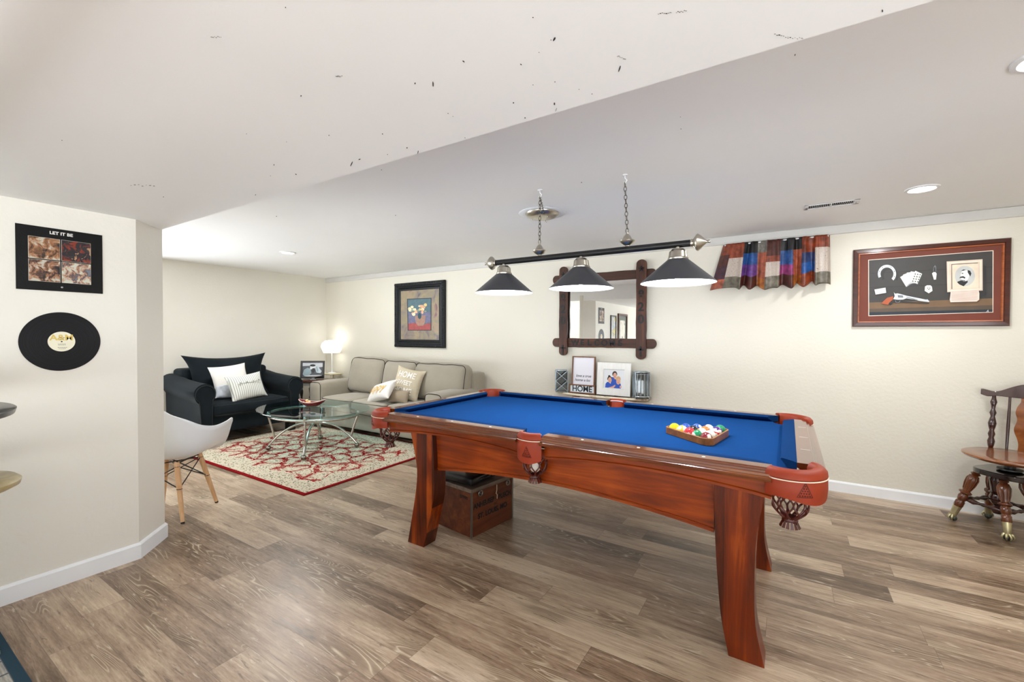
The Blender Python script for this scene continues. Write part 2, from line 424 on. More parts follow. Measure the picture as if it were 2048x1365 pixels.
# crown strip along the back wall and baseboards
tag(MB().prism([(YB, ZH-0.005), (YB-0.016, ZH-0.005), (YB-0.016, ZH-0.055), (YB-0.010, ZH-0.072), (YB, ZH-0.076)], XA, XR, 'yz').build('trim_1', mat('grey_white_crown', '#cbc9c4', 0.5, var=0.03)), kind='structure')
bp = lambda y, s=1: [(y, 0.0), (y-0.014*s, 0.0), (y-0.014*s, 0.075), (y-0.006*s, 0.086), (y, 0.088)]
tag(MB().prism(bp(YB), XA, XR, 'yz').build('baseboard_back', M_white), kind='structure')
def sweep_base(pts, name):
    mb = MB(); prof = [(0, 0), (0.014, 0), (0.014, 0.08), (0.006, 0.09), (0, 0.092)]
    vs = []; n = len(pts)
    for i, (x, y, nx, ny) in enumerate(pts):
        for d, z in prof: vs.append((x+nx*d, y+ny*d, z))
    fs = []; k = len(prof)
    for i in range(n-1):
        for j in range(k-1): fs.append((i*k+j, i*k+j+1, (i+1)*k+j+1, (i+1)*k+j))
    fs += [tuple(range(k)), tuple(range((n-1)*k, n*k))]
    return tag(mb.add(vs, fs).build(name, M_white), kind='structure')
sweep_base([(XP, YF, 1, 0), (XP, 0.975, 1, 0.41), (-3.338, 1.165, 0.41, 1), (-3.40, 1.165, 0, 1)], 'baseboard_partition')
sweep_base([(XA, 1.85, 1, 0), (XA, YB, 1, 0)], 'baseboard_left')

# ---------------------------------------------------------------- ceiling fittings
M_lit = emit('lit_diffuser', '#fffdf8', 14)
M_nickel = mat('brushed_nickel', '#b9b3a6', 0.3, 1, var=0.1, vs=20, stretch=(1, 1, 8))
M_blackp = mat('black_paint', '#121214', 0.35, spec=0.5)
M_hole = mat('dark_void', '#0c0c0e', 0.9)
lab = ['white recessed ceiling light above the gun picture, right of the ceiling vent', 'white recessed ceiling light cut off by the right edge of the photo', 'white recessed ceiling light above the dark armchair']
for i, (x, y) in enumerate(CAN):
    t = thing('recessed_light', lab[i], 'ceiling light', (x, y, ZH), 0, None)
    MB().lathe([(0.062, -0.0), (0.085, -0.0), (0.083, -0.006), (0.068, -0.009), (0.062, -0.004)], 32, False).build('trim_ring', M_white, t, 50)
    MB().lathe([(0.0, -0.004), (0.064, -0.004), (0.064, -0.001), (0, -0.001)], 32, False).build('lens', M_lit, t)
M_fix = emit('wrap_diffuser', '#fbfdff', 2.0)
for i, (x, y, sx, sy) in enumerate(FIX):
    t = thing('ceiling_fixture', ['white wrap ceiling fixture at the top left corner of the photo', 'white wrap ceiling fixture on the low ceiling behind and right of the viewer', 'white wrap ceiling fixture on the low ceiling near the front wall'][i], 'ceiling light', (x, y, ZL))
    MB().prism([(-sy/2, 0), (-sy/2, -0.02), (-sy/2+0.03, -0.055), (-sy/2+0.05, -0.065), (sy/2-0.05, -0.065), (sy/2-0.03, -0.055), (sy/2, -0.02), (sy/2, 0)], -sx/2+0.015, sx/2-0.015, 'yz').build('diffuser', M_fix, t)
    for s in (-1, 1): MB().box(s*sx/2-0.015, s*sx/2+0.015, -sy/2-0.004, sy/2+0.004, -0.068, 0).build('end_cap', M_white, t)
# vent: a long narrow grille
t = thing('ceiling_vent', 'long narrow white metal ceiling vent with dark slots', 'vent', (0.242, 3.775, ZH))
L2, W2 = 0.155, 0.052
MB().box(-L2, L2, -W2, W2, -0.001, 0).build('backing', M_hole, t)
mb = MB()
mb.box(-L2, -L2+0.022, -W2, W2, -0.006, -0.001).box(L2-0.03, L2, -W2, W2, -0.006, -0.001).box(-L2, L2, -W2, -W2+0.012, -0.004, -0.001).box(-L2, L2, W2-0.012, W2, -0.006, -0.001).box(-0.004, 0.004, -W2, W2, -0.006, -0.001)
mb.build('frame', M_white, t)
mb = MB()
for k in range(24):
    x = -L2+0.026+k*(2*L2-0.06)/23; mb.at((x, 0, -0.003), (0, 0.5, 0)).box(-0.0009, 0.0009, -W2+0.012, W2-0.012, -0.002, 0.002)
mb.build('louvres', M_white, t)
for s in (-1, 1): MB().box(s*(L2-0.013)-0.005, s*(L2-0.013)+0.005, -0.02, 0.02, -0.011, -0.006).build('lever', M_nickel, t)

# ---------------------------------------------------------------- billiard light
YL = 2.46
t = thing('billiard_light', 'black bar pendant light with three dark cone shades above the pool table', 'light fixture', (-1.06, YL, 0))
ZB = 1.782
def hbar(mb, z, x0, x1, r, n=20): return mb.tube([(x0, 0, z), (x1, 0, z)], r, n)
hbar(MB(), ZB, -0.655, 0.655, 0.0185).build('bar', mat('black_bar', '#0d0d0f', 0.4), t, 60)
fin = [(0.0185, 0), (0.022, 0.004), (0.019, 0.012), (0.03, 0.02), (0.043, 0.03), (0.045, 0.036), (0.034, 0.05), (0.014, 0.07), (0.008, 0.076), (0.006, 0.082), (0.009, 0.088), (0.006, 0.096), (0.0, 0.098)]
for s in (-1, 1):
    mb = MB(); mb.at((s*0.62, 0, ZB), (0, s*PI/2, 0)); mb.lathe(fin, 28); mb.build('finial', M_nickel, t, 35)
M_shade = mat('charcoal_shade_enamel', '#34353a', 0.38, spec=0.5, coat=0.2)
M_shin = mat('white_shade_lining', '#ffffff', 0.5)
M_bulb = emit('bulb_glow', '#f4f8ff', 12)
for k, x in enumerate((-0.556, 0.0, 0.556)):
    z0 = 1.575
    sh = MB(); sh.at((x, 0, 0)); sh.lathe([(0.192, z0), (0.190, z0+0.006), (0.05, z0+0.128), (0.046, z0+0.128), (0.187, z0+0.001), (0.192, z0)], 48, False)
    sh.mi = 0; o = sh.build('shade', [M_shade, M_shin], t, 40)
    for p in o.data.polygons:
        c = p.center; rr = math.hypot(c.x-x, c.y)
        # inner sheet of the cone is white
        if rr < (0.192-(c.z-z0)/0.128*0.142)-0.0012 and p.normal.z < 0: p.material_index = 1
    ft = MB(); ft.at((x, 0, 0)); ft.lathe([(0.052, z0+0.126), (0.053, z0+0.132), (0.048, z0+0.137), (0.044, z0+0.168), (0.036, z0+0.174), (0.03, z0+0.182), (0.012, z0+0.184), (0.012, ZB-0.01)], 32); ft.build('fitter', M_nickel, t, 35)
    bu = MB(); bu.ball((x, 0, z0+0.055), 0.03, 20, (1, 1, 1.2)); bu.build('bulb', M_bulb, t, 80)
    point_lamp('pendant_glow', (-1.06+x, YL, z0+0.012), 27, 0.03, (0.88, 0.94, 1))
hang = [(0.0, -0.002), (0.012, 0), (0.012, 0.004), (0.03, 0.014), (0.042, 0.026), (0.044, 0.032), (0.026, 0.042), (0.018, 0.058), (0.008, 0.07), (0.008, 0.078), (0.0, 0.08)]
def chain(mb, p0, p1, link=0.03, r=0.0022, wdt=0.008):
    p0, p1 = Vector(p0), Vector(p1); d = p1-p0; n = max(2, round(d.length/(link*0.8))); q = Vector((0, 0, 1)).rotation_difference(d)
    for i in range(n):
        c = p0+d*(i+0.5)/n; pts = []
        for k in range(12):
            a = 2*PI*k/12; l = Vector((wdt*math.cos(a), 0, link/2*math.sin(a)))
            if i % 2: l = Vector((0, l.x, l.z))
            pts.append(c+q @ l)
        mb.tube(pts, r, 6, True)
for hx_, hp in ((-0.286, (-1.335, 2.443)), (0.28, (-0.798, 2.468))):
    mb = MB(); mb.at((hx_, 0, ZB+0.0175)); mb.lathe(hang, 28); mb.build('hanger', M_nickel, t, 35)
    hp = (hp[0]+1.06, hp[1]-YL)
    mb = MB(); chain(mb, (hx_, 0, ZB+0.095), (hp[0], hp[1], ZH-0.045)); mb.build('chain', mat('chain_metal', '#6f6a60', 0.35, 1), t, 60)
    mb = MB(); mb.tube([(hp[0], hp[1], ZH), (hp[0], hp[1], ZH-0.02), (hp[0]+0.012, hp[1], ZH-0.032), (hp[0]+0.004, hp[1], ZH-0.046), (hp[0]-0.008, hp[1], ZH-0.04)], 0.003, 8)
    mb.at((hp[0], hp[1], ZH)); mb.lathe([(0.016, 0), (0.014, -0.004), (0, -0.006)], 20, False); mb.build('ceiling_hook', M_white, t, 60)
cp = (-1.575+1.06, 2.915-YL)
mb = MB(); chain(mb, (-1.335+1.06, 2.443-YL, ZH-0.045), (cp[0]+0.05, cp[1]-0.06, ZH-0.03), 0.04, 0.0018, 0.006); mb.build('supply_chain', mat('chain_metal2', '#6f6a60', 0.35, 1), t, 60)
t = thing('ceiling_canopy', 'round brushed nickel ceiling canopy with hooks in a white ring', 'ceiling plate', (-1.575, 2.915, ZH))
MB().lathe([(0.0, -0.001), (0.17, -0.001), (0.175, -0.003), (0.172, -0.006), (0.12, -0.004), (0.0, -0.004)], 40, False).build('ring', M_white, t, 50)
MB().lathe([(0.125, -0.004), (0.124, -0.012), (0.105, -0.03), (0.09, -0.036), (0.03, -0.04), (0, -0.04)], 40, False).build('plate', M_nickel, t, 50)
for (a, b) in ((-0.06, -0.05), (0.06, -0.05), (0.0, 0.06)):
    MB().tube([(a, b, -0.03), (a, b, -0.05), (a+0.006, b, -0.058), (a+0.012, b, -0.05), (a+0.011, b, -0.044)], 0.0025, 8).build('hook', M_nickel, t, 60)

# ---------------------------------------------------------------- pool table
CX, CY = -1.085, 2.56; HX, HY = 1.12, 0.602; ZR, ZBED = 0.80, 0.765
M_ptop = wood('honey_rail_wood', '#3e1a08', '#80481f', 0.24, 0.6, 'x', 1.2, '#5e2c10', bmp=0.02)
M_ptopy = wood('honey_end_rail_wood', '#3e1a08', '#80481f', 0.24, 0.6, 'y', 1.2, '#5e2c10', bmp=0.02)
M_pwood = wood('red_brown_table_wood', '#481400', '#b25210', 0.3, 0.12, 'x', 1.0, '#843204', bmp=0.02)
M_pleg = wood('staved_leg_wood', '#3c1000', '#b4540e', 0.3, 0.1, 'z', 0.9, '#742802', stave=24, bmp=0.02)
M_cloth = mat('blue_billiard_cloth', '#0f3a6e', 1.0, var=0.05, vs=3, bmp=0.1, bs=300, bd=0.001, spec=0.05)
M_cushc = mat('navy_cushion_cloth', '#0c305c', 1.0, var=0.05, vs=3, spec=0.05)
M_leath = mat('terracotta_leather', '#8c3014', 0.5, var=0.15, vs=9, bmp=0.08, bs=120, bd=0.002, spec=0.3)
M_leathd = mat('dark_net_leather', '#4c150a', 0.35, var=0.25, vs=25, coat=0.2)
M_embs = mat('dark_embossing', '#5e1c0a', 0.5, spec=0.3)
M_stitch = mat('cream_stitching', '#e8d5bf', 0.6)
M_sight = mat('pearl_inlay', '#f2efe9', 0.2)
M_lining = mat('pale_pocket_lining', '#cfc3c6', 0.7)
PT = thing('pool_table', 'pool table with blue cloth, red-brown wood and terracotta leather pockets', 'pool table', (CX, CY, 0))
# bed with pocket notches
def bed_poly():
    out = []
    cr, sr = 0.078, 0.056
    k = math.sqrt(cr*cr-0.03**2)
    for q in range(4):
        # corners in order: (+,-) (+,+) (-,+) (-,-)
        sx, sy = [(1, -1), (1, 1), (-1, 1), (-1, -1)][q]
        cx, cy = sx*(HX-0.03), sy*(HY-0.03)
        a_in = math.atan2(0, 0)
        # arc through the interior side
        A = math.atan2(sy*0.03, -sx*k); B = math.atan2(-sy*k, sx*0.03)
        if q in (1, 3): A, B = B, A
        d = (B-A) % (2*PI)
        mid = A+d/2
        if math.cos(mid)*sx+math.sin(mid)*sy > 0: d -= 2*PI
        for i in range(13): out.append((cx+cr*math.cos(A+d*i/12), cy+cr*math.sin(A+d*i/12)))
        if q in (1, 3):
            s = 1 if q == 1 else -1
            for i in range(13):
                a = (0 if s > 0 else PI)-PI*i/12*1.0
                out.append((s*sr*math.cos(PI*i/12), s*(HY-0.0)-s*sr*math.sin(PI*i/12)))
    return out
MB().prism(bed_poly(), ZBED-0.02, ZBED, 'xy').build('bed_cloth', M_cloth, PT)
MB().box(-HX+0.1, HX-0.1, -HY+0.08, HY-0.08, ZBED-0.06, ZBED-0.021).build('slate', M_hole, PT)
# rails, cushions, aprons. local frame: x along the rail, d outward
def rail(L0, L1, place, cut0, cut1, top, name='rail', arch=True):
    # place(x, d, z) -> table coords. rail wood
    prof = [(0.0, ZR-0.02), (0.0, ZR), (0.056, ZR), (0.061, ZR-0.004), (0.0625, ZR-0.0085), (0.071, ZR-0.0095), (0.073, ZR-0.017), (0.082, ZR-0.018), (0.084, ZR-0.026), (0.093, ZR-0.029), (0.098, ZR-0.035), (0.096, ZR-0.043), (0.088, ZR-0.046), (0.05, ZR-0.046)]
    n = len(prof); vs = [place(L0, d, z) for d, z in prof]+[place(L1, d, z) for d, z in prof]
    fs = [tuple(range(n)), tuple(range(n, 2*n))]+[(i, (i+1) % n, n+(i+1) % n, n+i) for i in range(n)]
    MB().add(vs, fs).build(name, top, PT)
    # cushion: top width .055, angled ends
    cp = [(0.0, ZR-0.001), (-0.012, ZR+0.0005), (-0.05, ZR-0.001), (-0.056, ZR-0.006), (-0.05, ZR-0.014), (-0.03, ZBED), (0.0, ZBED)]
    n = len(cp)
    vs = [place(L0+cut0*(-d), d, z) for d, z in cp]+[place(L1-cut1*(-d), d, z) for d, z in cp]
    MB().add(vs, [tuple(range(n)), tuple(range(n, 2*n))]+[(i, (i+1) % n, n+(i+1) % n, n+i) for i in range(n)]).build('cushion', M_cushc, PT, 50)
    # apron with a shallow arched lower edge and a bead
    N = 16; vs = []; fs = []
    def zb(t): return 0.678+(0.03*math.sin(PI*t)**0.8 if arch else 0.012)
    bead = []
    for i in range(N+1):
        t = i/N; x = L0+(L1-L0)*t; z = zb(t)
        vs += [place(x, 0.038, ZR-0.045), place(x, 0.038, z+0.014), place(x, 0.044, z+0.010), place(x, 0.044, z), place(x, 0.012, z), place(x, 0.012, ZR-0.045)]
    for i in range(N):
        for j in range(6): fs.append((i*6+j, i*6+(j+1) % 6, (i+1)*6+(j+1) % 6, (i+1)*6+j))
    fs += [tuple(range(6)), tuple(range(N*6, N*6+6))]
    MB().add(vs, fs).build('apron', M_pwood, PT)
GAPC, GAPS = 0.082, 0.068
for s in (-1, 1):
    pl = (lambda s: (lambda x, d, z: (x, s*(HY+d), z)))(s)
    rail(-HX+GAPC, -GAPS, pl, 1.0, 0.35, M_ptop)
    rail(GAPS, HX-GAPC, pl, 0.35, 1.0, M_ptop)
    pe = (lambda s: (lambda x, d, z: (s*(HX+d), x, z)))(s)
    rail(-HY+GAPC, HY-GAPC, pe, 1.0, 1.0, M_ptopy, arch=True)
# sights
sg = 2*(HX-0.056)/8
def sight(x, y, rz):
    mb = MB(); mb.at((x, y, ZR+0.0006), (0, 0, rz)); mb.lathe([(0.0075, 0), (0.0068, 0.0006), (0, 0.0008)], 10); mb.M = mb.M
    for i, v in enumerate(mb.v): pass
    return mb.build('sight', M_sight, PT)
for i in range(-3, 4):
    if i:
        for s in (-1, 1): sight(i*sg, s*(HY+0.032), 0)
for i in (-1, 0, 1):
    for s in (-1, 1):
        mb = MB(); mb.at((s*(HX+0.034), i*0.275, ZR+0.0008)); mb.box(-0.018, 0.018, -0.0015, 0.0015, -0.0004, 0.0003); mb.build('sight', M_sight, PT)
# pockets
def pocket(c, diag, R, half, corner):
    ca, sa = math.cos(diag), math.sin(diag)
    def sweep(prof, a0, a1, n=22, drop=None):
        vs = []; fs = []; k = len(prof)
        for i in range(n+1):
            t = i/n; a = diag+a0+(a1-a0)*t
            for (r, z) in prof:
                zz = z+(drop(t) if drop and z < 0.72 else 0)
                vs.append((c[0]+r*math.cos(a), c[1]+r*math.sin(a), zz))
        for i in range(n):
            for j in range(k-1): fs.append((i*k+j, i*k+j+1, (i+1)*k+j+1, (i+1)*k+j))
        fs += [tuple(range(k)), tuple(range(n*k, n*k+k))]
        return vs, fs
    ri = R*0.60 if corner else R*0.58
    zb = 0.705 if corner else 0.675
    prof = [(ri, 0.70), (ri, ZR-0.01), (ri+0.006, ZR+0.003), (ri+0.02, ZR+0.010), (R-0.012, ZR+0.006), (R-0.001, ZR-0.006), (R+0.001, ZR-0.022), (R-0.004, ZR-0.026), (R, ZR-0.032), (R+0.001, 0.73), (R-0.002, zb), (R-0.008, zb), (R-0.008, 0.745), (ri+0.004, 0.745), (ri+0.004, 0.70), (ri, 0.70)]
    v, f = sweep(prof, -half, half, 26, lambda t: -0.012*math.sin(PI*t)**2+0.006*math.sin(9*t) if corner else -0.016*math.sin(PI*t))
    sh = MB().add(v, f)
    # embossed rack of balls on the outside
    base = 0.725 if corner else 0.70
    off = -0.35 if corner else 0.0
    s = -1 if corner == 2 else 1
    em = MB()
    for row in range(5):
        for j in range(row+1):
            a = diag+s*off+(j-row/2)*0.0085/R; z = base+0.034-row*0.0088
            em.ball((c[0]+R*math.cos(a), c[1]+R*math.sin(a), z), 0.0034, 8)
    tri = [(0, 0.046), (-0.026, -0.007), (0.026, -0.007)]
    pts = []
    for q in range(3):
        p, p2 = tri[q], tri[(q+1) % 3]
        for i in range(6):
            x = p[0]+(p2[0]-p[0])*i/6; z = p[1]+(p2[1]-p[1])*i/6; a = diag+s*off+x/R
            pts.append((c[0]+R*math.cos(a), c[1]+R*math.sin(a), base+z))
    em.tube(pts, 0.0018, 6, True)
    P = sh.build('pocket_shield', M_leath, PT, 50, weld=False)
    em.build('embossed_emblem', M_embs, P, 60, weld=False)
    st = MB(); st.tube([(c[0]+(R+0.001)*math.cos(diag-half+2*half*i/24), c[1]+(R+0.001)*math.sin(diag-half+2*half*i/24), ZR-0.027) for i in range(25)], 0.0022, 6)
    st.build('stitching', M_stitch, P, 60)
    if not corner:
        st = MB(); st.tube([(c[0]+(ri-0.001)*math.cos(diag-half*1.25+2.5*half*i/24), c[1]+(ri-0.001)*math.sin(diag-half*1.25+2.5*half*i/24), ZR-0.004) for i in range(25)], 0.004, 6)
        st.build('lip_lining', M_lining, P, 60)
    # woven net
    nc = (c[0]+0.012*ca, c[1]+0.012*sa)
    net = MB(); zt = 0.705 if corner else 0.685; n = 9; hN = 0.105
    def rr(t): return (0.062*(1-0.08*t) if t < 0.62 else 0.058*(1-((t-0.62)/0.38)**1.5*0.62))
    for k in range(n):
        for sgn in (-1, 1):
            pts = []
            for i in range(25):
                t = i/24; z = zt-t*hN
                a = 2*PI*k/n+sgn*(PI/n)*(0.5+0.5*math.cos(t*2.6*PI))
                pts.append((nc[0]+rr(t)*math.cos(a), nc[1]+rr(t)*math.sin(a), z))
            net.tube(pts, 0.0036, 6)
    z0 = zt-hN
    net.at((nc[0], nc[1], 0)); net.lathe([(0.026, z0+0.006), (0.024, z0-0.003), (0.028, z0-0.008), (0.024, z0-0.012), (0.0, z0-0.012), (0.0, z0+0.002)], 18); net.M = Matrix.Identity(4)
    for k in range(14):
        a = 2*PI*k/14; r0, r1 = 0.024, 0.036
        d = 0.36/2
        v = [(nc[0]+r*math.cos(a+q), nc[1]+r*math.sin(a+q), z) for (r, q, z) in ((r0, -d*0.8, z0-0.008), (r0, d*0.8, z0-0.008), (r1, d*0.9, z0-0.034), (r1, -d*0.9, z0-0.034))]
        v += [(x+(nc[0]-x)*0.06, y+(nc[1]-y)*0.06, z) for x, y, z in v]
        net.add(v, [(0, 1, 2, 3), (7, 6, 5, 4), (0, 4, 5, 1), (1, 5, 6, 2), (2, 6, 7, 3), (3, 7, 4, 0)])
    net.build('pocket_net', M_leathd, PT, 60, weld=False)
    return nc, z0
for sx in (-1, 1):
    for sy in (-1, 1):
        pocket((sx*(HX-0.03), sy*(HY-0.03)), math.atan2(sy, sx), 0.126, math.radians(80), 1 if sx*sy < 0 else 2)
nets = []
for sy in (-1, 1): nets.append(pocket((0, sy*(HY-0.0)), sy*PI/2, 0.102, math.radians(43), 0))
# legs, sabre shaped, cut from staved boards
def leg_side(z, pts):
    for (za, xa), (zb, xb) in zip(pts, pts[1:]):
        if za <= z <= zb: t = (z-za)/(zb-za); return xa+(xb-xa)*t
    return pts[-1][1]
from bisect import bisect
def smoothc(zs, xs, z):
    # cubic through points
    i = max(0, min(len(zs)-2, bisect(zs, z)-1)); h = zs[i+1]-zs[i]; t = (z-zs[i])/h
    def m(j):
        if j == 0: return (xs[1]-xs[0])/(zs[1]-zs[0])
        if j == len(zs)-1: return (xs[-1]-xs[-2])/(zs[-1]-zs[-2])
        return (xs[j+1]-xs[j-1])/(zs[j+1]-zs[j-1])
    a, b = m(i)*h, m(i+1)*h
    return (2*t**3-3*t*t+1)*xs[i]+(t**3-2*t*t+t)*a+(-2*t**3+3*t*t)*xs[i+1]+(t**3-t*t)*b
lz = [0, 0.15, 0.32, 0.45, 0.56, 0.70]
lo = [1.022, 0.990, 0.984, 0.986, 0.996, 1.020]     # outer edge (|x| from centre)
li = [0.895, 0.866, 0.850, 0.842, 0.837, 0.830]
for sx in (-1, 1):
    for (y0, y1) in ((1.95-CY, 2.055-CY), (2.77-CY, 2.875-CY)):
        oo = [v-(0.10 if sx < 0 else 0) for v in lo]; ii = [v-(0.10 if sx < 0 else 0)-(0.03 if sx < 0 else 0) for v in li]
        if sx < 0: oo = [0.908, 0.876, 0.842, 0.829, 0.848, 0.885]; ii = [0.775, 0.735, 0.694, 0.690, 0.695, 0.705]
        ps = []; N = 18
        for i in range(N+1): z = 0.70*i/N; ps.append((sx*smoothc(lz, oo, z), z))
        for i in range(N, -1, -1): z = 0.70*i/N; ps.append((sx*smoothc(lz, ii, z), z))
        vs = [(x, y0, z) for x, z in ps]+[(x, y1, z) for x, z in ps]; n = len(ps); fs = []
        for i in range(N):
            a, b = i, 2*N+1-i; a2, b2 = i+1, 2*N-i
            fs.append((a, b, b2, a2)); fs.append((n+a, n+a2, n+b2, n+b))
        for i in range(n): fs.append((i, (i+1) % n, n+(i+1) % n, n+i))
        MB().add(vs, fs).build('leg', M_pleg, PT, bevel=0.002)
# lower frame panels with an arched lower edge
for (ya, yb) in ((1.985-CY, 2.01-CY), (2.81-CY, 2.835-CY)):
    N = 20; x0, x1 = -0.71, 0.832
    top = [(x0+(x1-x0)*i/N, 0.70) for i in range(N+1)]
    bot = [(x0+(x1-x0)*i/N, 0.474+0.058*math.sin(PI*i/N)**0.9) for i in range(N, -1, -1)]
    vs = [(x, ya, z) for x, z in top+bot]+[(x, yb, z) for x, z in top+bot]; n = 2*N+2; fs = []
    for i in range(N):
        q = (i, i+1, 2*N-i, 2*N+1-i); fs.append(q); fs.append(tuple(n+j for j in q[::-1]))
    for i in range(n): fs.append((i, (i+1) % n, n+(i+1) % n, n+i))
    MB().add(vs, fs).build('side_panel', M_pwood, PT)
    md = MB(); s = -1 if ya < 0 else 1; ye = ya if s < 0 else yb
    pts = [(x, ye+s*0.003, z+0.016) for x, z in bot]
    md.tube(pts, 0.0035, 6); md.build('panel_bead', M_pwood, PT, 60)
for (xa, xb) in ((-0.78, -0.755), (0.9, 0.925)):
    MB().box(xa, xb, 2.05-CY, 2.775-CY, 0.52, 0.70).build('end_panel', M_pwood, PT)
MB().box(-1.0, 1.03, -0.5, 0.5, 0.69, 0.704).build('under_board', M_pwood, PT)

# ball rack and balls
DB = 0.0572; RB = DB/2
rc = (-0.382, 2.437); ra = math.radians(-38.7)
ins = DB*4+2*RB*math.sqrt(3)+0.003
def tri_pts(side, rr, n=7):
    Rr = side/math.sqrt(3); out = []
    for k in range(3):
        a = PI/2+k*2*PI/3+PI; cx = (Rr-2*rr)*math.cos(a); cy = (Rr-2*rr)*math.sin(a)
        for i in range(n+1):
            b = a-PI/3+2*PI/3*i/n; out.append((cx+rr*math.cos(b), cy+rr*math.sin(b)))
    return out
t = thing('ball_rack', 'triangular honey wood ball rack on the blue cloth', 'ball rack', (*rc, ZBED), 0)
M_rack = wood('rack_wood', '#6a3812', '#a86c2c', 0.35, 0.3, 'x', 2)
def ringprism(outer, inner, z0, z1):
    n = len(outer); vs = []
    for z in (z0, z1): vs += [(x, y, z) for x, y in outer]+[(x, y, z) for x, y in inner]
    fs = []
    for i in range(n):
        j = (i+1) % n
        fs += [(i, j, 2*n+j, 2*n+i), (n+j, n+i, 3*n+i, 3*n+j), (2*n+i, 2*n+j, 3*n+j, 3*n+i), (j, i, n+i, n+j)]
    return MB().add(vs, fs)
rot2 = lambda p, a: (p[0]*math.cos(a)-p[1]*math.sin(a), p[0]*math.sin(a)+p[1]*math.cos(a))
# triangle side facing the near side lies along direction ra
oo = [rot2(p, ra+PI) for p in tri_pts(ins+0.036, 0.036)]; ii = [rot2(p, ra+PI) for p in tri_pts(ins+0.006, 0.028)]
ringprism(oo, ii, 0.0005, 0.036).build('frame', M_rack, t, 40, bevel=0.002)
BC = {1: '#f2c914', 2: '#1846a0', 3: '#c8202e', 4: '#4a2472', 5: '#e0702a', 6: '#0f8a58', 7: '#7c1f28', 8: '#111113'}
ball_m = {k: mat('ball_colour_%d' % k, v, 0.08, var=0.02, coat=0.5) for k, v in BC.items()}
M_ivory = mat('ball_ivory', '#f3efe2', 0.08, var=0.02, coat=0.5)
def ball(num, loc, rot, label):
    mb = MB(); mb.ball((0, 0, 0), RB-0.0002, 32)
    o = mb.build('pool_ball', [M_ivory, ball_m[(num-1) % 8+1] if num else M_ivory], None, 80)
    if num:
        for p in o.data.polygons:
            c = p.center.normalized(); dot = abs(c.x) > 0.93
            if num <= 8: p.material_index = 0 if dot else 1
            else: p.material_index = 1 if abs(c.z) < 0.56 and not dot else 0
    o.location = loc; o.rotation_euler = rot
    return tag(o, label, 'ball', 'pool balls in the rack' if num else None)
names = {1: 'solid yellow', 2: 'solid blue', 3: 'solid red', 4: 'solid purple', 5: 'solid orange', 6: 'solid green', 7: 'solid maroon', 8: 'black'}
u = (math.cos(ra), math.sin(ra)); v_ = (-u[1], u[0])
rows = [[1, 9, 3, 14, 7], [2, 8, 13, 12], [10, 5, 11], [15, 4], [6]]
h0 = -(ins/ (2*math.sqrt(3)))+RB+0.0015
words = {1: 'at the left corner', 6: 'at the back corner', 7: 'at the near corner'}
for r_, row in enumerate(rows):
    for j, num in enumerate(row):
        a = (j-(len(row)-1)/2)*DB; b = h0+r_*DB*math.sqrt(3)/2
        x = rc[0]+u[0]*a+v_[0]*b; y = rc[1]+u[1]*a+v_[1]*b
        if num <= 8: lb = names[num]+' pool ball in the rack'
        else: lb = 'white pool ball with a %s stripe in the rack' % names[num-8].replace('solid ', '')
        ball(num, (x, y, ZBED+RB+0.0003), (random.uniform(0.2, 1.2), random.uniform(-0.8, 0.8), random.uniform(0, 3)), lb)
nx, ny = nets[0][0]
ball(0, (CX+nx+0.005, CY+ny-0.008, nets[0][1]+0.046), (0, 0, 0), 'plain cream ball held in the near middle pocket net')

# ---------------------------------------------------------------- crate under the table
M_crate = wood('old_crate_wood', '#3f1c0c', '#7d4420', 0.55, 0.1, 'y', 1.0, '#5c2c14', bmp=0.2)
M_crm = mat('tarnished_metal', '#8d8c86', 0.4, 1, var=0.2)
M_ink = mat('faded_black_ink', '#0e0a08', 0.8)
t = thing('wooden_crate', 'old brown wooden crate with black stencilled writing under the table', 'crate', (-1.66, 2.40, 0), math.radians(-8))
# local: +x face carries the writing; crate extends to -x
MB().box(-0.36, 0, -0.2, 0.2, 0.0, 0.285).build('box', M_crate, t, bevel=0.003)
MB().box(-0.365, 0.006, -0.206, 0.206, 0.287, 0.312).build('lid', wood('crate_lid_wood', '#4a3a30', '#8a7868', 0.4, 0.2, 'y', 1.0), t, bevel=0.003)
for y in (-0.2, 0.2):
    MB().box(-0.004, 0.004, y-0.006, y+0.006, 0.0, 0.285).build('corner_strip', M_crm, t)
for y in (-0.13, 0.14):
    MB().tube([(0.012, y+0.017*math.cos(a), 0.272+0.017*math.sin(a)) for a in [2*PI*i/14 for i in range(14)]], 0.004, 8, True).build('ring_clasp', M_crm, t, 60)
    MB().tube([(0.009, y-0.008, 0.283), (0.012, y, 0.266), (0.009, y+0.006, 0.258)], 0.003, 6).build('latch', M_crm, t, 60)
MB().tube([(0.008, 0.03, 0.285), (0.01, 0.028, 0.25), (0.012, 0.018, 0.23), (0.01, 0.032, 0.218), (0.01, 0.03, 0.19)], 0.003, 6).build('hasp', mat('old_rope', '#b7a083', 0.7), t, 60)
R90 = (PI/2, 0, PI/2)
text('lettering', 'ANHEUSER - BUSCH', 0.047, M_ink, t, (0.0008, 0.0, 0.192), R90, 0.0004, bold=0.0018, sx=0.86)
text('lettering', 'INC.', 0.022, M_ink, t, (0.0008, 0.03, 0.157), R90, 0.0004)
text('lettering', 'ST. LOUIS, MO', 0.047, M_ink, t, (0.0008, 0.0, 0.118), R90, 0.0004, bold=0.0018, sx=0.95)
text('lettering', '57990', 0.028, M_ink, t, (-0.07, -0.2008, 0.245), (PI/2, 0, 0), 0.0004, bold=0.0006)
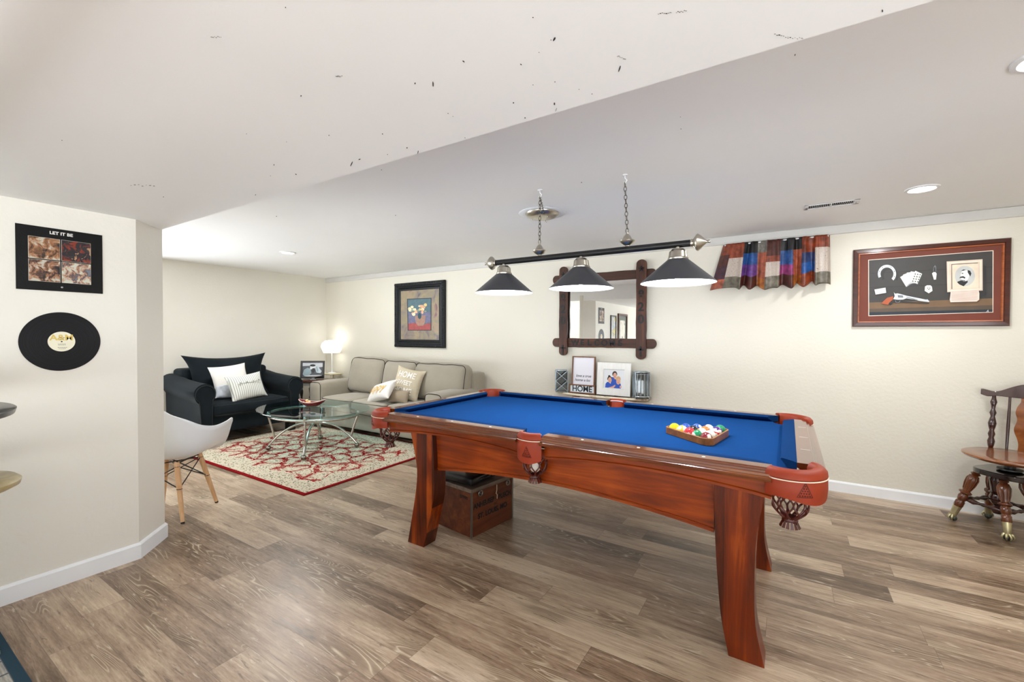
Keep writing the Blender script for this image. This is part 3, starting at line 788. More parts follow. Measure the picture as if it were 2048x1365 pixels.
# flat black case and a small wood box lying on the crate
t = thing('black_case', 'flat black case lying on the crate lid', 'case', (-1.85, 2.37, 0.315), math.radians(-2))
MB().soft(0.30, 0.28, 0.05, 0.015, 0.004, 6, c=(0, 0, 0.0285)).build('shell', M_blackp, t, 50)
MB().tube([(0.151, -0.05, 0.03), (0.165, -0.04, 0.034), (0.165, 0.04, 0.034), (0.151, 0.05, 0.03)], 0.005, 8).build('handle', M_blackp, t, 60)
MB().box(0.148, 0.153, 0.08, 0.1, 0.018, 0.038).build('latch', M_crm, t)
t = tag(MB().box(-0.06, 0.06, -0.04, 0.04, 0, 0.06).build('cigar_box', M_rack, bevel=0.002), 'small orange-brown wooden box on the black case', 'box')
t.location = (-1.82, 2.42, 0.3662); t.rotation_euler = (0, 0, 0.2)

# ---------------------------------------------------------------- things on the back wall
YW = YB-0.0005
def px_wall(pts, Y): return [ony(px, py, Y) for px, py in pts]
def zoomB(pts, ox, oy, sc): return [(ox+x/sc, oy+y/sc) for x, y in pts]
# gun picture
x0, zt = ony(1708.5, 501, 4.48); x1, zb_ = ony(2022, 650, 4.48)
x0 = 0.440; x1 = 1.322; z0, z1 = 1.368, 1.990
cxp, czp = (x0+x1)/2, (z0+z1)/2; W_, H_ = x1-x0, z1-z0
GP = thing('gun_picture', 'wide wood framed still life picture with revolver, horseshoe and playing cards', 'picture', (cxp, YW, czp))
M_fr1 = wood('picture_frame_wood', '#2a100a', '#552415', 0.3, 0.3, 'x', 1.5)
frame_ring(MB(), W_, H_, 0, 0, [(0, 0), (0, 0.02), (0.006, 0.028), (0.03, 0.030), (0.034, 0.02), (0.034, 0.0)]).build('frame', M_fr1, GP)
frame_ring(MB(), W_-0.066, H_-0.066, 0, 0, [(0, 0.0), (0, 0.021), (0.009, 0.0215), (0.012, 0.012), (0.012, 0)]).build('inner_bead', wood('bead_wood', '#7a3a1c', '#b8693c', 0.35, 0.3, 'x', 2), GP)
iw, ih = W_-0.085, H_-0.085
mb = MB(); mb.box(-iw/2, iw/2, -0.010, -0.002, -ih/2, ih/2); mb.build('mat_board', mat('brick_red_mat', '#6e3424', 0.7), GP)
# zoomed photo (origin 1690,460 scale 5.72) -> picture plane
def gz(pts, Y=4.497):
    out = []
    for X, Z in [ony(1690+x/5.72, 460+y/5.72, Y) for x, y in pts]: out.append((X-cxp, Z-czp))
    return out
cols = {'line': '#e9dccb', 'back': '#35322f', 'plank': '#252220', 'shelf': '#6f5439', 'shelf2': '#524334', 'night': '#17222c', 'steel': '#c9ced2', 'steeld': '#6b7176', 'white': '#d8d8d2', 'grip': '#a9512a',
        'shade': '#252322', 'cream': '#d6c2ae', 'creaml': '#e8dac8', 'oval': '#b9bab8', 'ink': '#1c1c1e', 'paper': '#e6cfc2', 'parchment': '#dccdb6', 'skin': '#e4e1dc', 'rule': '#a4897c'}
order = list(cols); gm = [mat('painted_'+k, v, 0.55, var=0.1, vs=14) for k, v in cols.items()]
gi = {k: i for i, k in enumerate(order)}
class Coll:
    def __init__(s, f, y0=-0.0105, st=0.00022): s.mb = MB(); s.f = f; s.y = y0; s.st = st
    def p(s, m, pts, idx=gi): s.y -= s.st; s.mb.flat(s.f(pts), s.y, idx[m]); return s
g = Coll(gz)
g.p('line', [(266, 343), (1700, 234), (1697, 946), (268, 988)]).p('back', [(274, 349), (1690, 242), (1688, 940), (276, 980)])
g.p('plank', [(275, 497), (1690, 420), (1690, 426), (275, 501)]).p('plank', [(275, 660), (1689, 602), (1689, 608), (275, 664)])
g.p('shelf', [(275, 832), (960, 812), (1688, 783), (1688, 862), (276, 905)]).p('shelf2', [(276, 905), (1688, 862), (1688, 910), (276, 944)]).p('night', [(276, 944), (1688, 910), (1688, 940), (276, 980)])
def arc_band(cx, cy, ro, ri, a0, a1, n=18, sx=1.0):
    o = [(cx+sx*ro*math.cos(a0+(a1-a0)*i/n), cy+ro*math.sin(a0+(a1-a0)*i/n)) for i in range(n+1)]
    k = [(cx+sx*ri*math.cos(a0+(a1-a0)*i/n), cy+ri*math.sin(a0+(a1-a0)*i/n)) for i in range(n+1)]
    return o+k[::-1]
g.p('shade', arc_band(515, 525, 100, 72, math.radians(150), math.radians(395))).p('steel', arc_band(480, 505, 105, 74, math.radians(155), math.radians(405)))
for a in (200, 235, 300, 340, 380):
    a = math.radians(a); g.p('steeld', ell(480+90*math.cos(a), 505+90*math.sin(a), 5, 7, 6))
for k, (dx, dy, an) in enumerate(((700, 575, -0.55), (725, 560, -0.35), (755, 550, -0.12), (785, 545, 0.12), (815, 545, 0.42))):
    q = [(-42, -65), (42, -65), (42, 65), (-42, 65)]; q = [(dx+x*math.cos(an)-y*math.sin(an), dy+x*math.sin(an)+y*math.cos(an)) for x, y in q]
    g.p('steeld', [(x+4, y+4) for x, y in q]).p('white', q)
for i in range(3):
    for j in range(4): g.p('ink', ell(775+i*28+j*9, 588-j*27+i*4, 7, 8, 6))
g.p('shade', [(350, 680), (475, 664), (482, 722), (356, 748)]).p('white', [(335, 684), (462, 662), (470, 722), (348, 742)])
g.p('steeld', [(1004, 470), (1012, 425), (1028, 405), (1040, 425), (1040, 480), (1034, 480), (1030, 425), (1014, 432), (1012, 480)]).p('white', [(992, 500), (1010, 484), (1034, 486), (1046, 504), (1038, 570), (1014, 572)])
g.p('white', [(912, 650), (935, 636), (975, 636), (992, 652), (998, 700), (955, 728), (908, 700)]).p('ink', ell(945, 668, 5, 7, 6)).p('ink', ell(968, 668, 5, 7, 6)).p('ink', ell(956, 684, 8, 5, 6))
g.p('shade', [(470, 850), (560, 815), (960, 835), (960, 845), (560, 830), (520, 862)])
g.p('steel', [(555, 714), (570, 732), (600, 728), (640, 738), (700, 755), (925, 800), (940, 796), (962, 818), (955, 828), (838, 812), (790, 800), (700, 785), (660, 800), (600, 802), (548, 795), (566, 760)])
g.p('steeld', [(600, 748), (660, 752), (664, 778), (604, 776)]).p('steeld', [(700, 768), (830, 800), (826, 806), (700, 776)]).p('grip', [(548, 762), (480, 778), (440, 815), (415, 842), (450, 852), (492, 858), (505, 830), (545, 800)])
g.p('steeld', arc_band(600, 808, 30, 24, 0, PI, 8))
g.p('shade', [(1560, 400), (1610, 420), (1600, 740), (1540, 790), (1520, 700), (1560, 690)]).p('cream', [(1158, 365), (1568, 338), (1570, 696), (1165, 715)]).p('creaml', [(1172, 376), (1555, 352), (1556, 684), (1180, 702)]).p('cream', [(1185, 388), (1540, 366), (1542, 672), (1192, 690)])
g.p('ink', [(1212, 396), (1514, 378), (1516, 384), (1218, 402), (1222, 680), (1214, 680)]).p('parchment', [(1220, 403), (1516, 386), (1518, 668), (1224, 680)]).p('oval', ell(1366, 530, 114, 116, 32))
g.p('ink', [(1275, 598), (1320, 580), (1395, 585), (1400, 600), (1350, 648), (1300, 625)]).p('skin', [(1330, 480), (1360, 462), (1400, 468), (1420, 510), (1405, 560), (1380, 590), (1350, 590), (1322, 560), (1316, 520)])
g.p('ink', [(1396, 462), (1425, 470), (1440, 500), (1428, 536), (1410, 510), (1398, 490)]).p('ink', [(1322, 470), (1350, 456), (1380, 460), (1350, 470)]).p('ink', [(1300, 556), (1315, 538), (1345, 532), (1372, 545), (1364, 562), (1345, 552), (1320, 552)]).p('ink', ell(1338, 500, 10, 5, 8))
g.p('steeld', [(1330, 575), (1375, 580), (1360, 596), (1345, 592)]).p('ink', [(1290, 600), (1340, 592), (1360, 645), (1320, 635)])
g.p('paper', [(1205, 700), (1340, 690), (1520, 688), (1530, 730), (1528, 800), (1500, 822), (1350, 826), (1200, 830), (1192, 800)])
for k in range(7): g.p('rule', [(1212, 712+k*16), (1512, 700+k*16), (1512, 703+k*16), (1212, 715+k*16)])
g.p('steel', [(1605, 942), (1630, 915), (1634, 942), (1626, 942), (1624, 930), (1612, 942)])
g.mb.build('picture_print', gm, GP, weld=False)

# floral picture
fx0, fx1, fz0, fz1 = -4.845, -3.893, 1.106, 2.022
FP = thing('floral_picture', 'tall black carved frame with a faded flower vase painting above the sofa', 'picture', ((fx0+fx1)/2, YW, (fz0+fz1)/2))
Wf, Hf = fx1-fx0, fz1-fz0
M_fblack = mat('blue_black_frame', '#070a10', 0.35, var=0.3, vs=40, bmp=0.5, bs=50, bd=0.01, spec=0.25)
frame_ring(MB(), Wf, Hf, 0, 0, [(0, 0), (0, 0.03), (0.012, 0.04), (0.04, 0.038), (0.055, 0.03), (0.075, 0.032), (0.085, 0.02), (0.11, 0.016), (0.115, 0.0)]).build('frame', M_fblack, FP)
mb = MB()
for s in (-1, 1):
    n = 30
    for i in range(n):
        a = -Wf/2+Wf*(i+0.5)/n; mb.ball((a, -0.038, s*(Hf/2-0.022)), 0.014, 8, (0.9, 0.5, 1.0)); mb.ball((s*(Wf/2-0.022), -0.038, -Hf/2+Hf*(i+0.5)/n), 0.014, 8, (1.0, 0.5, 0.9))
mb.build('carved_beading', M_fblack, FP, 60, weld=False)
def blotchy(name, stops, sc=3, det=4, rough=0.5):
    m, nt, b = _new(name); n = noise(nt, coords(nt), sc, det, 0.6, 0.8)
    nt.links.new(ramp(nt, n, [(p, srgb(c)) for p, c in stops]), b.inputs['Base Color']); b.inputs['Roughness'].default_value = rough
    b.inputs['Coat Weight'].default_value = 0.3; return m
M_fmat = blotchy('mottled_mat', [(0.3, '#5d5560'), (0.42, '#85776c'), (0.52, '#8f8468'), (0.6, '#a08a70'), (0.7, '#7a5a5e')], 5)
iw, ih = Wf-0.22, Hf-0.22
MB().box(-iw/2, iw/2, -0.012, -0.002, -ih/2, ih/2).build('mat_board', M_fmat, FP)
fc = {'edge': '#25303a', 'teal': '#4f6b74', 'mauve': '#6b6a86', 'red': '#a04c4a', 'vase': '#a07c6c', 'leaf': '#234a50', 'yellow': '#dcc080', 'cream': '#e8ddb8', 'peach': '#e0a884', 'sage': '#8f9b84'}
fm = [mat('flower_'+k, v, 0.6, var=0.18, vs=25) for k, v in fc.items()]; fi = {k: i for i, k in enumerate(fc)}
def fz(pts):
    return [(X+(-(fx0+fx1)/2), Z-(fz0+fz1)/2) for X, Z in [ony(760+x/7.58, 540+y/7.58, 4.495) for x, y in pts]]
h = Coll(fz, -0.0125)
h.p('edge', [(408, 440), (780, 425), (778, 922), (418, 922)], fi).p('teal', [(420, 450), (768, 437), (766, 912), (430, 912)], fi).p('mauve', [(425, 650), (767, 640), (766, 800), (428, 820)], fi)
h.p('red', [(428, 815), (520, 805), (640, 850), (700, 815), (767, 805), (766, 912), (430, 912)], fi).p('vase', [(530, 700), (690, 690), (680, 800), (650, 850), (570, 850), (540, 790)], fi).p('leaf', ell(600, 700, 28, 48, 10), fi)
rn = random.Random(3)
for k in range(26):
    a = rn.uniform(0, 6.28); r = rn.uniform(0, 1)**0.6
    if k % 2: cx, cy, R_ = 650, 580, 80
    else: cx, cy, R_ = 500, 620, 60
    h.p(rn.choice(['yellow', 'cream', 'peach', 'cream', 'sage']), ell(cx+R_*r*math.cos(a), cy+R_*r*math.sin(a), rn.uniform(14, 30), rn.uniform(12, 26), 8), fi)
h.mb.build('painting', fm, FP, weld=False)

# mirror with rough timber boards and iron letters
MX, MZ = -1.70, 1.55
MR = thing('timber_framed_mirror', 'square mirror in a crossed rough timber frame with black iron letters', 'mirror', (MX, YW, MZ))
M_timb = wood('rough_dark_timber', '#2c1710', '#6a3f28', 0.6, 0.1, 'z', 1.2, '#45271a', bmp=0.5)
M_timbx = wood('rough_dark_timber_x', '#2c1710', '#6a3f28', 0.6, 0.1, 'x', 1.2, '#45271a', bmp=0.5)
M_iron = mat('black_iron', '#08080b', 0.4, 0.3)
def board(cx, z0, z1, w, vert, mt, y0, y1):
    e = w*0.5; pts = []
    n = 8
    rnd = random.Random(int(abs(cx*100)))
    a = [(cx+e*math.cos(PI*i/n)*(1 if 0 < i < n else 1), z1-e*0.8+e*0.8*math.sin(PI*i/n)) for i in range(n+1)]
    b = [(cx-e*math.cos(PI*i/n), z0+e*0.8-e*0.8*math.sin(PI*i/n)) for i in range(n+1)]
    k = 14
    L = [(cx-e+rnd.uniform(-0.003, 0.003), z1-e*0.8-(z1-z0-1.6*e)*i/k) for i in range(1, k)]
    Rr = [(cx+e+rnd.uniform(-0.003, 0.003), z0+e*0.8+(z1-z0-1.6*e)*i/k) for i in range(1, k)]
    poly = a+L+b+Rr
    if not vert: poly = [(q, p) for p, q in poly]
    return MB().prism(poly, y0, y1, 'xz').build('board', mt, MR, bevel=0.004)
board(-2.134-MX, 1.06-MZ, 2.055-MZ, 0.100, 1, M_timb, -0.055, -0.028)
board(-1.265-MX, 1.045-MZ, 2.06-MZ, 0.103, 1, M_timb, -0.055, -0.028)
board(1.205-MZ, -2.28-MX, -1.118-MX, 0.098, 0, M_timbx, -0.028, -0.001)
board(1.915-MZ, -2.28-MX, -1.125-MX, 0.096, 0, M_timbx, -0.028, -0.001)
m, nt, b = _new('mirror_silver'); n = noise(nt, coords(nt), 2, 1); nt.links.new(ramp(nt, n, [(0, (0.86, 0.87, 0.86)), (1, (0.9, 0.9, 0.89))]), b.inputs['Base Color']); b.inputs['Metallic'].default_value = 1; b.inputs['Roughness'].default_value = 0.01
MB().box(-2.10-MX, -1.30-MX, -0.012, -0.004, 1.23-MZ, 1.90-MZ).build('glass', m, MR)
for q in range(3):
    for xx in (-2.134, -1.265): text('letter', '820'[q], 0.125, M_iron, MR, (xx-MX, -0.0565, 1.70-MZ-q*0.125), ext=0.002, bold=0.003)
for q, ch in enumerate('WELCOME'): text('letter', ch, 0.088, M_iron, MR, (-2.0-MX+q*0.085, -0.0295, 1.205-MZ), ext=0.0022, bold=0.003)
def cross(mb, x, z, s=1.0, y=-0.057):
    mb.box(x-0.009*s, x+0.009*s, y-0.004, y+0.002, z-0.055*s, z+0.05*s).box(x-0.03*s, x+0.03*s, y-0.004, y+0.002, z+0.008*s, z+0.024*s)
mb = MB(); cross(mb, -2.134-MX, 1.13-MZ); mb.build('iron_cross', M_iron, MR)
mb = MB(); cross(mb, -1.265-MX, 1.13-MZ); mb.build('iron_cross', M_iron, MR)
for (xx, zz) in ((-1.265, 1.965), (-2.134, 1.965)):
    mb = MB(); s5 = []
    for i in range(10):
        r = 0.034 if i % 2 == 0 else 0.015; s5.append((xx-MX+r*math.sin(PI*i/5), zz-MZ+r*math.cos(PI*i/5)))
    mb.prism(s5, -0.060, -0.055, 'xz'); mb.ball((xx-MX, -0.061, zz-MZ), 0.009, 10); mb.build('iron_star', M_iron, MR)

# valance over the high window
M_pal = {k: mat('valance_'+k, v, 0.45, var=0.65, vs=26) for k, v in {'rust': '#7a3216', 'darkrust': '#43170c', 'black': '#0c090b', 'blue': '#1f4a86', 'magenta': '#7e285e', 'violet': '#5c3478', 'salmon': '#944c34', 'orange': '#9a5822', 'olive': '#5f584a', 'grey': '#6e6a62', 'navy': '#27345c', 'plum': '#3c1c2a', 'pink': '#a8626c'}.items()}
m, nt, b = _new('valance_scroll'); v = coords(nt); n = noise(nt, v, 22, 2, 0.4, 2.5)
nt.links.new(ramp(nt, mth(nt, 'PINGPONG', mth(nt, 'MULTIPLY', n, 7), 0.5), [(0.0, srgb('#3a3030')), (0.06, srgb('#b9a898')), (0.15, srgb('#b4a698')), (1, srgb('#c2b8b6'))]), b.inputs['Base Color']); b.inputs['Roughness'].default_value = 0.4
M_pal['scroll'] = m
pn = list(M_pal); pi_ = {k: i for i, k in enumerate(pn)}
colsv = [(0.10, ['rust', 'darkrust', 'plum', 'salmon']), (0.125, ['rust', 'scroll', 'scroll', 'olive']), (0.13, ['black', 'blue', 'violet', 'darkrust']), (0.09, ['grey', 'salmon', 'salmon', 'orange']), (0.125, ['darkrust', 'rust', 'scroll', 'olive']),
         (0.11, ['black', 'blue', 'magenta', 'darkrust']), (0.08, ['black', 'salmon', 'salmon', 'orange']), (0.11, ['rust', 'navy', 'blue', 'rust']), (0.13, ['rust', 'scroll', 'scroll', 'olive'])]
xa, xb = -0.52, 0.283; zt_, zb2 = 2.128, 1.715
VL = thing('window_valance', 'short gathered patchwork valance in rust, blue, magenta and cream', 'curtain', ((xa+xb)/2, YB, 0))
NX, NZ = 180, 24; tot = sum(c[0] for c in colsv); mb = MB(); vs = []
folds = [(0.0, 0.2), (0.22, 1), (0.27, -1), (0.31, 1), (0.36, -0.8), (0.45, 0.8), (0.55, 0.1), (0.60, -1), (0.66, 0.9), (0.72, -1), (0.78, 1), (0.84, -1), (0.89, 0.8), (1.0, 0.2)]
def fold(u): return sum(a*math.exp(-((u-c)/0.026)**2) for c, a in folds)
for j in range(NZ+1):
    t_ = j/NZ
    for i in range(NX+1):
        u_ = i/NX
        x = xa+(xb-xa)*u_-(1-u_)**4*0.10*t_+0.010*math.sin(40*u_)*t_
        f = fold(u_)
        y = -0.070-0.036*f*(0.35+0.65*t_)-0.035*t_-0.004*math.sin(130*u_)*(1-t_)**2
        if u_ < 0.04: y += 0.06*(1-u_/0.04)*(1-t_*0.5)
        if u_ > 0.97: y += 0.05*((u_-0.97)/0.03)
        z = zt_-(zt_-zb2)*t_-0.024*t_**2*f+0.010*t_*math.sin(9*u_)
        vs.append((x-(xa+xb)/2, y, z))
mi = []; fs = []
for j in range(NZ):
    for i in range(NX):
        u_ = (i+0.5)/NX*tot; k = 0; acc = 0
        for k, (w_, _) in enumerate(colsv):
            acc += w_
            if u_ < acc: break
        t_ = (j+0.5)/NZ; rr_ = 0 if t_ < 0.27+0.05*math.sin(k*2) else 1 if t_ < 0.5+0.04*math.sin(k*3) else 2 if t_ < 0.76+0.03*math.cos(k*2) else 3
        mb_i = pi_[colsv[k][1][rr_]]; fs.append((j*(NX+1)+i, (j+1)*(NX+1)+i, (j+1)*(NX+1)+i+1, j*(NX+1)+i+1)); mi.append(mb_i)
mb = MB(); mb.v = vs; mb.f = fs; mb.m = mi
o = mb.build('fabric', [M_pal[k] for k in pn], VL, 80)
sd = o.modifiers.new('thick', 'SOLIDIFY'); sd.thickness = 0.002
MB().tube([(-0.385, -0.0, 2.118), (-0.385, -0.058, 2.118), (0.39, -0.058, 2.118), (0.39, 0, 2.118)], 0.006, 8).build('rod', M_white, VL, 60)

# wall shelf and what stands on it
ZS = 0.665
SH = thing('wall_shelf', 'small bow-front wall shelf with a chipped cream edge', 'shelf', (-1.66, YB, 0))
fr = [ony(px, py, 4.3)[0] for px, py in ((1, 1),)]
poly = [(-0.50, 0), (-0.50, -0.10), (-0.46, -0.155), (-0.36, -0.185), (-0.22, -0.215), (0.0, -0.23), (0.2, -0.225), (0.35, -0.205), (0.45, -0.17), (0.49, -0.12), (0.49, 0)]
M_shf = mat('glazed_brown_shelf_top', '#6d5a48', 0.12, var=0.3, vs=12, coat=0.6)
MB().prism(poly, ZS-0.022, ZS-0.001, 'xy').build('board', [M_shf], SH)
m = blotchy('chipped_cream_edge', [(0.3, '#8a6040'), (0.42, '#e6d8bc'), (0.6, '#efe6d2'), (0.75, '#d8b98a')], 16)
e = MB(); pe_ = poly[1:-1]; e.tube([(x, y, ZS-0.010) for x, y in pe_], 0.012, 8); e.build('live_edge', m, SH, 60)
for xx in (-0.3, 0.33):
    MB().prism([(0, ZS-0.024), (-0.17, ZS-0.024), (-0.10, ZS-0.06), (-0.03, ZS-0.13), (0, ZS-0.15)], xx-0.012, xx+0.012, 'yz').build('bracket', wood('bracket_wood', '#6e4528', '#a8713f', 0.4, 0.2, 'y', 1), SH)
def glassm(name, col, rough=0.03, ior=1.5):
    m, nt, b = _new(name); n = noise(nt, coords(nt), 4, 1); c = srgb(col)
    nt.links.new(ramp(nt, n, [(0, c), (1, c)]), b.inputs['Base Color'])
    b.inputs['Transmission Weight'].default_value = 1; b.inputs['Roughness'].default_value = rough; b.inputs['IOR'].default_value = ior; return m
M_smoke = glassm('smoky_cut_glass', '#c4ccd2', 0.06); M_clear = glassm('clear_cut_glass', '#e6eef2', 0.03)
def jar(x, y, w, h_, m, lab, cutx):
    t = thing('glass_candle_holder', lab, 'candle holder', (x, y, ZS+0.0005), 0.5)
    mb = MB(); a = w/2; 
    mb.box(-a, a, -a, a, 0, 0.014)
    for (xa_, xb_, ya_, yb_) in ((-a, a, -a, -a+0.006), (-a, a, a-0.006, a), (-a, -a+0.006, -a, a), (a-0.006, a, -a, a)): mb.box(xa_, xb_, ya_, yb_, 0.012, h_)
    mb.build('vessel', m, t, weld=False, bevel=0.001)
    rb = MB(); r_ = 0.0042
    for f in range(4):
        rb.at((0, 0, 0), (0, 0, f*PI/2))
        if cutx:
            for k in range(2):
                z0_ = 0.015+k*(h_-0.02)/2; z1_ = z0_+(h_-0.02)/2
                rb.tube([(-a, -a-0.001, z0_), (a, -a-0.001, z1_)], r_, 6); rb.tube([(a, -a-0.001, z0_), (-a, -a-0.001, z1_)], r_, 6)
        else:
            for k in range(4): rb.tube([(-a+2*a*(k+0.5)/4, -a-0.001, 0.03), (-a+2*a*(k+0.5)/4, -a-0.001, h_-0.012)], r_*1.2, 6)
            for z_ in (0.022, h_-0.02): rb.tube([(-a, -a-0.001, z_), (a, -a-0.001, z_)], r_, 6)
        rb.tube([(-a, -a, 0), (-a, -a, h_)], 0.004, 6); rb.tube([(-a, -a, h_), (a, -a, h_)], 0.003, 6)
    rb.build('cut_ribs', M_rib if cutx else M_rib2, t, 60, weld=False)
M_rib = mat('smoked_rib', '#a3b0b8', 0.15, 0.5, var=0.3, vs=30); M_rib2 = mat('mirrored_rib', '#aab4ba', 0.12, 0.7, var=0.3, vs=30)
YS_ = 4.37
jx = lambda px: ony(px, 780, YS_)[0]
jar((jx(1107)+jx(1138.5))/2, YS_, 0.125, 0.238, M_smoke, 'smoked square glass candle holder at the left end of the shelf', True)
jar((jx(1265)+jx(1299))/2, YS_, 0.135, 0.262, M_clear, 'clear square glass candle holder at the right end of the shelf', False)
xl, xr = jx(1142.5), jx(1188.5)
t = thing('framed_sign', 'narrow wood framed white sign with handwriting over a block word', 'sign', ((xl+xr)/2, YS_+0.03, ZS+0.0005))
wv = xr-xl
M_wf = wood('sign_frame_wood', '#5c3a26', '#8a6044', 0.5, 0.1, 'z', 1.5)
mb = MB(); mb.at((0, 0, 0.235), (math.radians(-4), 0, 0)); frame_ring(mb, wv, 0.32, 0, 0, [(0, 0), (0, 0.018), (0.012, 0.018), (0.012, 0.0)]); mb.box(-wv/2, wv/2, 0, 0.004, -0.16, 0.16); mb.build('frame', M_wf, t)
mb = MB(); mb.at((0, 0, 0.235), (math.radians(-4), 0, 0)); mb.box(-wv/2+0.01, wv/2-0.01, -0.006, -0.001, -0.15, 0.15); mb.build('paper', mat('white_paper', '#eceaf2', 0.8, var=0.01), t)
M_bl = mat('black_lettering', '#1a1d26', 0.6)
text('handwriting', 'love a true', 0.042, M_bl, t, (0.0, -0.0108, 0.185), (PI/2-math.radians(4), 0, 0.0), 0.0004, sx=0.95, shear=0.3)
text('handwriting', 'home a lot', 0.042, M_bl, t, (-0.01, -0.0140, 0.140), (PI/2-math.radians(4), 0, 0.0), 0.0004, sx=0.95, shear=0.3)
bx_ = MB(); bw = wv+0.03
bx_.box(-bw/2, bw/2, -0.055, -0.022, 0, 0.012).box(-bw/2, bw/2, -0.055, -0.022, 0.083, 0.093).box(-bw/2, -bw/2+0.01, -0.055, -0.022, 0.012, 0.083).box(bw/2-0.01, bw/2, -0.055, -0.022, 0.012, 0.083)
bx_.build('word_box', M_wf, t, bevel=0.001)
MB().box(-bw/2+0.01, bw/2-0.01, -0.044, -0.024, 0.012, 0.083).build('word_panel', mat('white_blocks', '#e6eef4', 0.5), t)
text('word', 'HOME', 0.088, M_bl, t, (0, -0.0448, 0.047), ext=0.002, bold=0.0012, sx=0.92)
xl, xr = jx(1194), jx(1261)
t = thing('photo_frame', 'white painted plank photo frame with three people in blue', 'photo frame', ((xl+xr)/2, YS_+0.02, ZS+0.0005), 0)
wv = xr-xl; hv = 0.335; tl = math.radians(-5)
mb = MB(); mb.at((0, 0, hv/2+0.003), (tl, 0, 0)); frame_ring(mb, wv, hv, 0, 0, [(0, 0), (0, 0.022), (0.066, 0.022), (0.070, 0.008), (0.07, 0.0)]); mb.box(-wv/2+0.005, wv/2-0.005, 0, 0.004, -hv/2+0.005, hv/2-0.005); mb.build('frame', mat('white_wash_wood', '#ecebe6', 0.6, var=0.05, vs=10, bmp=0.3, bs=20, stretch=(6, 6, 1)), t)
pc = {'bg': '#e4e6ea', 'hair': '#35241d', 'skin': '#d9a58c', 'blue': '#2050b4', 'blond': '#c9a577', 'dark': '#3b2a3f'}
pm = [mat('photo_'+k, v, 0.4, var=0.05) for k, v in pc.items()]; pidx = {k: i for i, k in enumerate(pc)}
pw = wv-0.14; ph_ = hv-0.14
def pz(pts): # from zoom box x 1085..1500, y 365..700
    return [((x-1292)/415*pw, -(y-532)/335*ph_) for x, y in pts]
k_ = Coll(pz, -0.006, 0.0003); k_.mb.at((0, 0, hv/2+0.003), (tl, 0, 0))
k_.p('bg', [(1085, 365), (1500, 365), (1500, 700), (1085, 700)], pidx)
k_.p('hair', ell(1305, 442, 50, 52), pidx).p('blue', [(1240, 500), (1270, 495), (1345, 540), (1400, 560), (1440, 630), (1440, 690), (1220, 690)], pidx).p('skin', ell(1310, 468, 36, 50), pidx).p('skin', ell(1318, 510, 20, 24), pidx)
k_.p('hair', ell(1195, 490, 24, 26), pidx).p('hair', ell(1205, 530, 48, 48), pidx).p('blue', [(1118, 690), (1125, 620), (1160, 585), (1190, 590), (1230, 620), (1240, 690)], pidx).p('skin', ell(1210, 552, 38, 50), pidx)
k_.p('blond', ell(1382, 525, 48, 48), pidx).p('skin', ell(1385, 570, 42, 52), pidx).p('blue', [(1330, 690), (1345, 625), (1400, 630), (1430, 650), (1420, 690)], pidx).p('skin', [(1180, 690), (1270, 660), (1320, 630), (1330, 650), (1290, 690)], pidx).p('skin', ell(1435, 660, 20, 22), pidx)
for (cx, cy) in ((1310, 465), (1212, 545), (1385, 565)):
    k_.p('dark', ell(cx-14, cy-4, 5, 3, 8), pidx).p('dark', ell(cx+14, cy-4, 5, 3, 8), pidx).p('dark', ell(cx, cy+26, 12, 4, 8), pidx)
k_.mb.build('photograph', pm, t, weld=False)
mb = MB(); mb.prism([(0.004, 0.26), (0.06, 0.0), (0.072, 0.0), (0.01, 0.27)], -0.02, 0.02, 'yz'); mb.build('easel_back', M_dark, t)

# ---------------------------------------------------------------- partition wall: record sleeve, record, frames further back
R9 = (0, 0, PI/2)
def wallP(name, label, cat, y, z):
    t = thing(name, label, cat, (XP+0.0005, y, z), PI/2); return t
sy0, sy1, sz0, sz1 = 0.513, 0.829, 1.510, 1.826
t = wallP('record_sleeve', 'black record sleeve with four colour panels and white title above the vinyl record', 'record sleeve', (sy0+sy1)/2, (sz0+sz1)/2)
a = 0.158
t.rotation_euler = (0, 0, PI/2)
M_slv = mat('worn_gloss_black_card', '#040405', 0.35, var=0.3, vs=30, bmp=0.25, bs=180, bd=0.002, spec=0.25)
MB().box(-a, a, -0.005, 0, -a, a).build('card', M_slv, t, bevel=0.001)
pan = [(0, 0, [(0.38, '#b9b09c'), (0.46, '#9c6c4a'), (0.54, '#6e4a30'), (0.62, '#2c2220')]), (0, 0, [(0.40, '#7c2a18'), (0.48, '#14121a'), (0.58, '#221a20'), (0.64, '#a87c5c')]),
       (0, 0, [(0.38, '#b8b4a6'), (0.46, '#986a4c'), (0.54, '#4e3830'), (0.64, '#241c1e')]), (0, 0, [(0.40, '#c0c0b0'), (0.50, '#a87c62'), (0.56, '#4c4448'), (0.64, '#6c6e78')])]
for i, (px_, pz_, st) in enumerate(pan):
    pass
for i, (cx, cz) in enumerate(((-0.058, 0.058), (0.058, 0.058), (-0.058, -0.054), (0.058, -0.054))):
    st = pan[i][2]
    e = MB().box(-0.0555, 0.0555, -0.0058, -0.005, -0.0535, 0.0535); o = e.build('panel_border', mat('panel_rule', '#d8d2c2', 0.4), t, loc=(cx-0.003, 0, cz-0.006))
    e = MB().box(-0.0545, 0.0545, -0.0064, -0.0058, -0.0525, 0.0525); o = e.build('colour_panel', blotchy('sleeve_panel', st, 24+2*i, 4, 0.25), t, loc=(cx-0.003, 0, cz-0.006))
text('title', 'LET IT BE', 0.021, mat('white_print', '#e8e6e0', 0.4), t, (0.0, -0.0052, 0.134), ext=0.0003, bold=0.0006)
MB().ball((0, -0.005, -0.137), 0.0045, 12, (1, 0.15, 0.9)).build('small_emblem', mat('silver_print', '#9a9a9a', 0.4), t, 60)
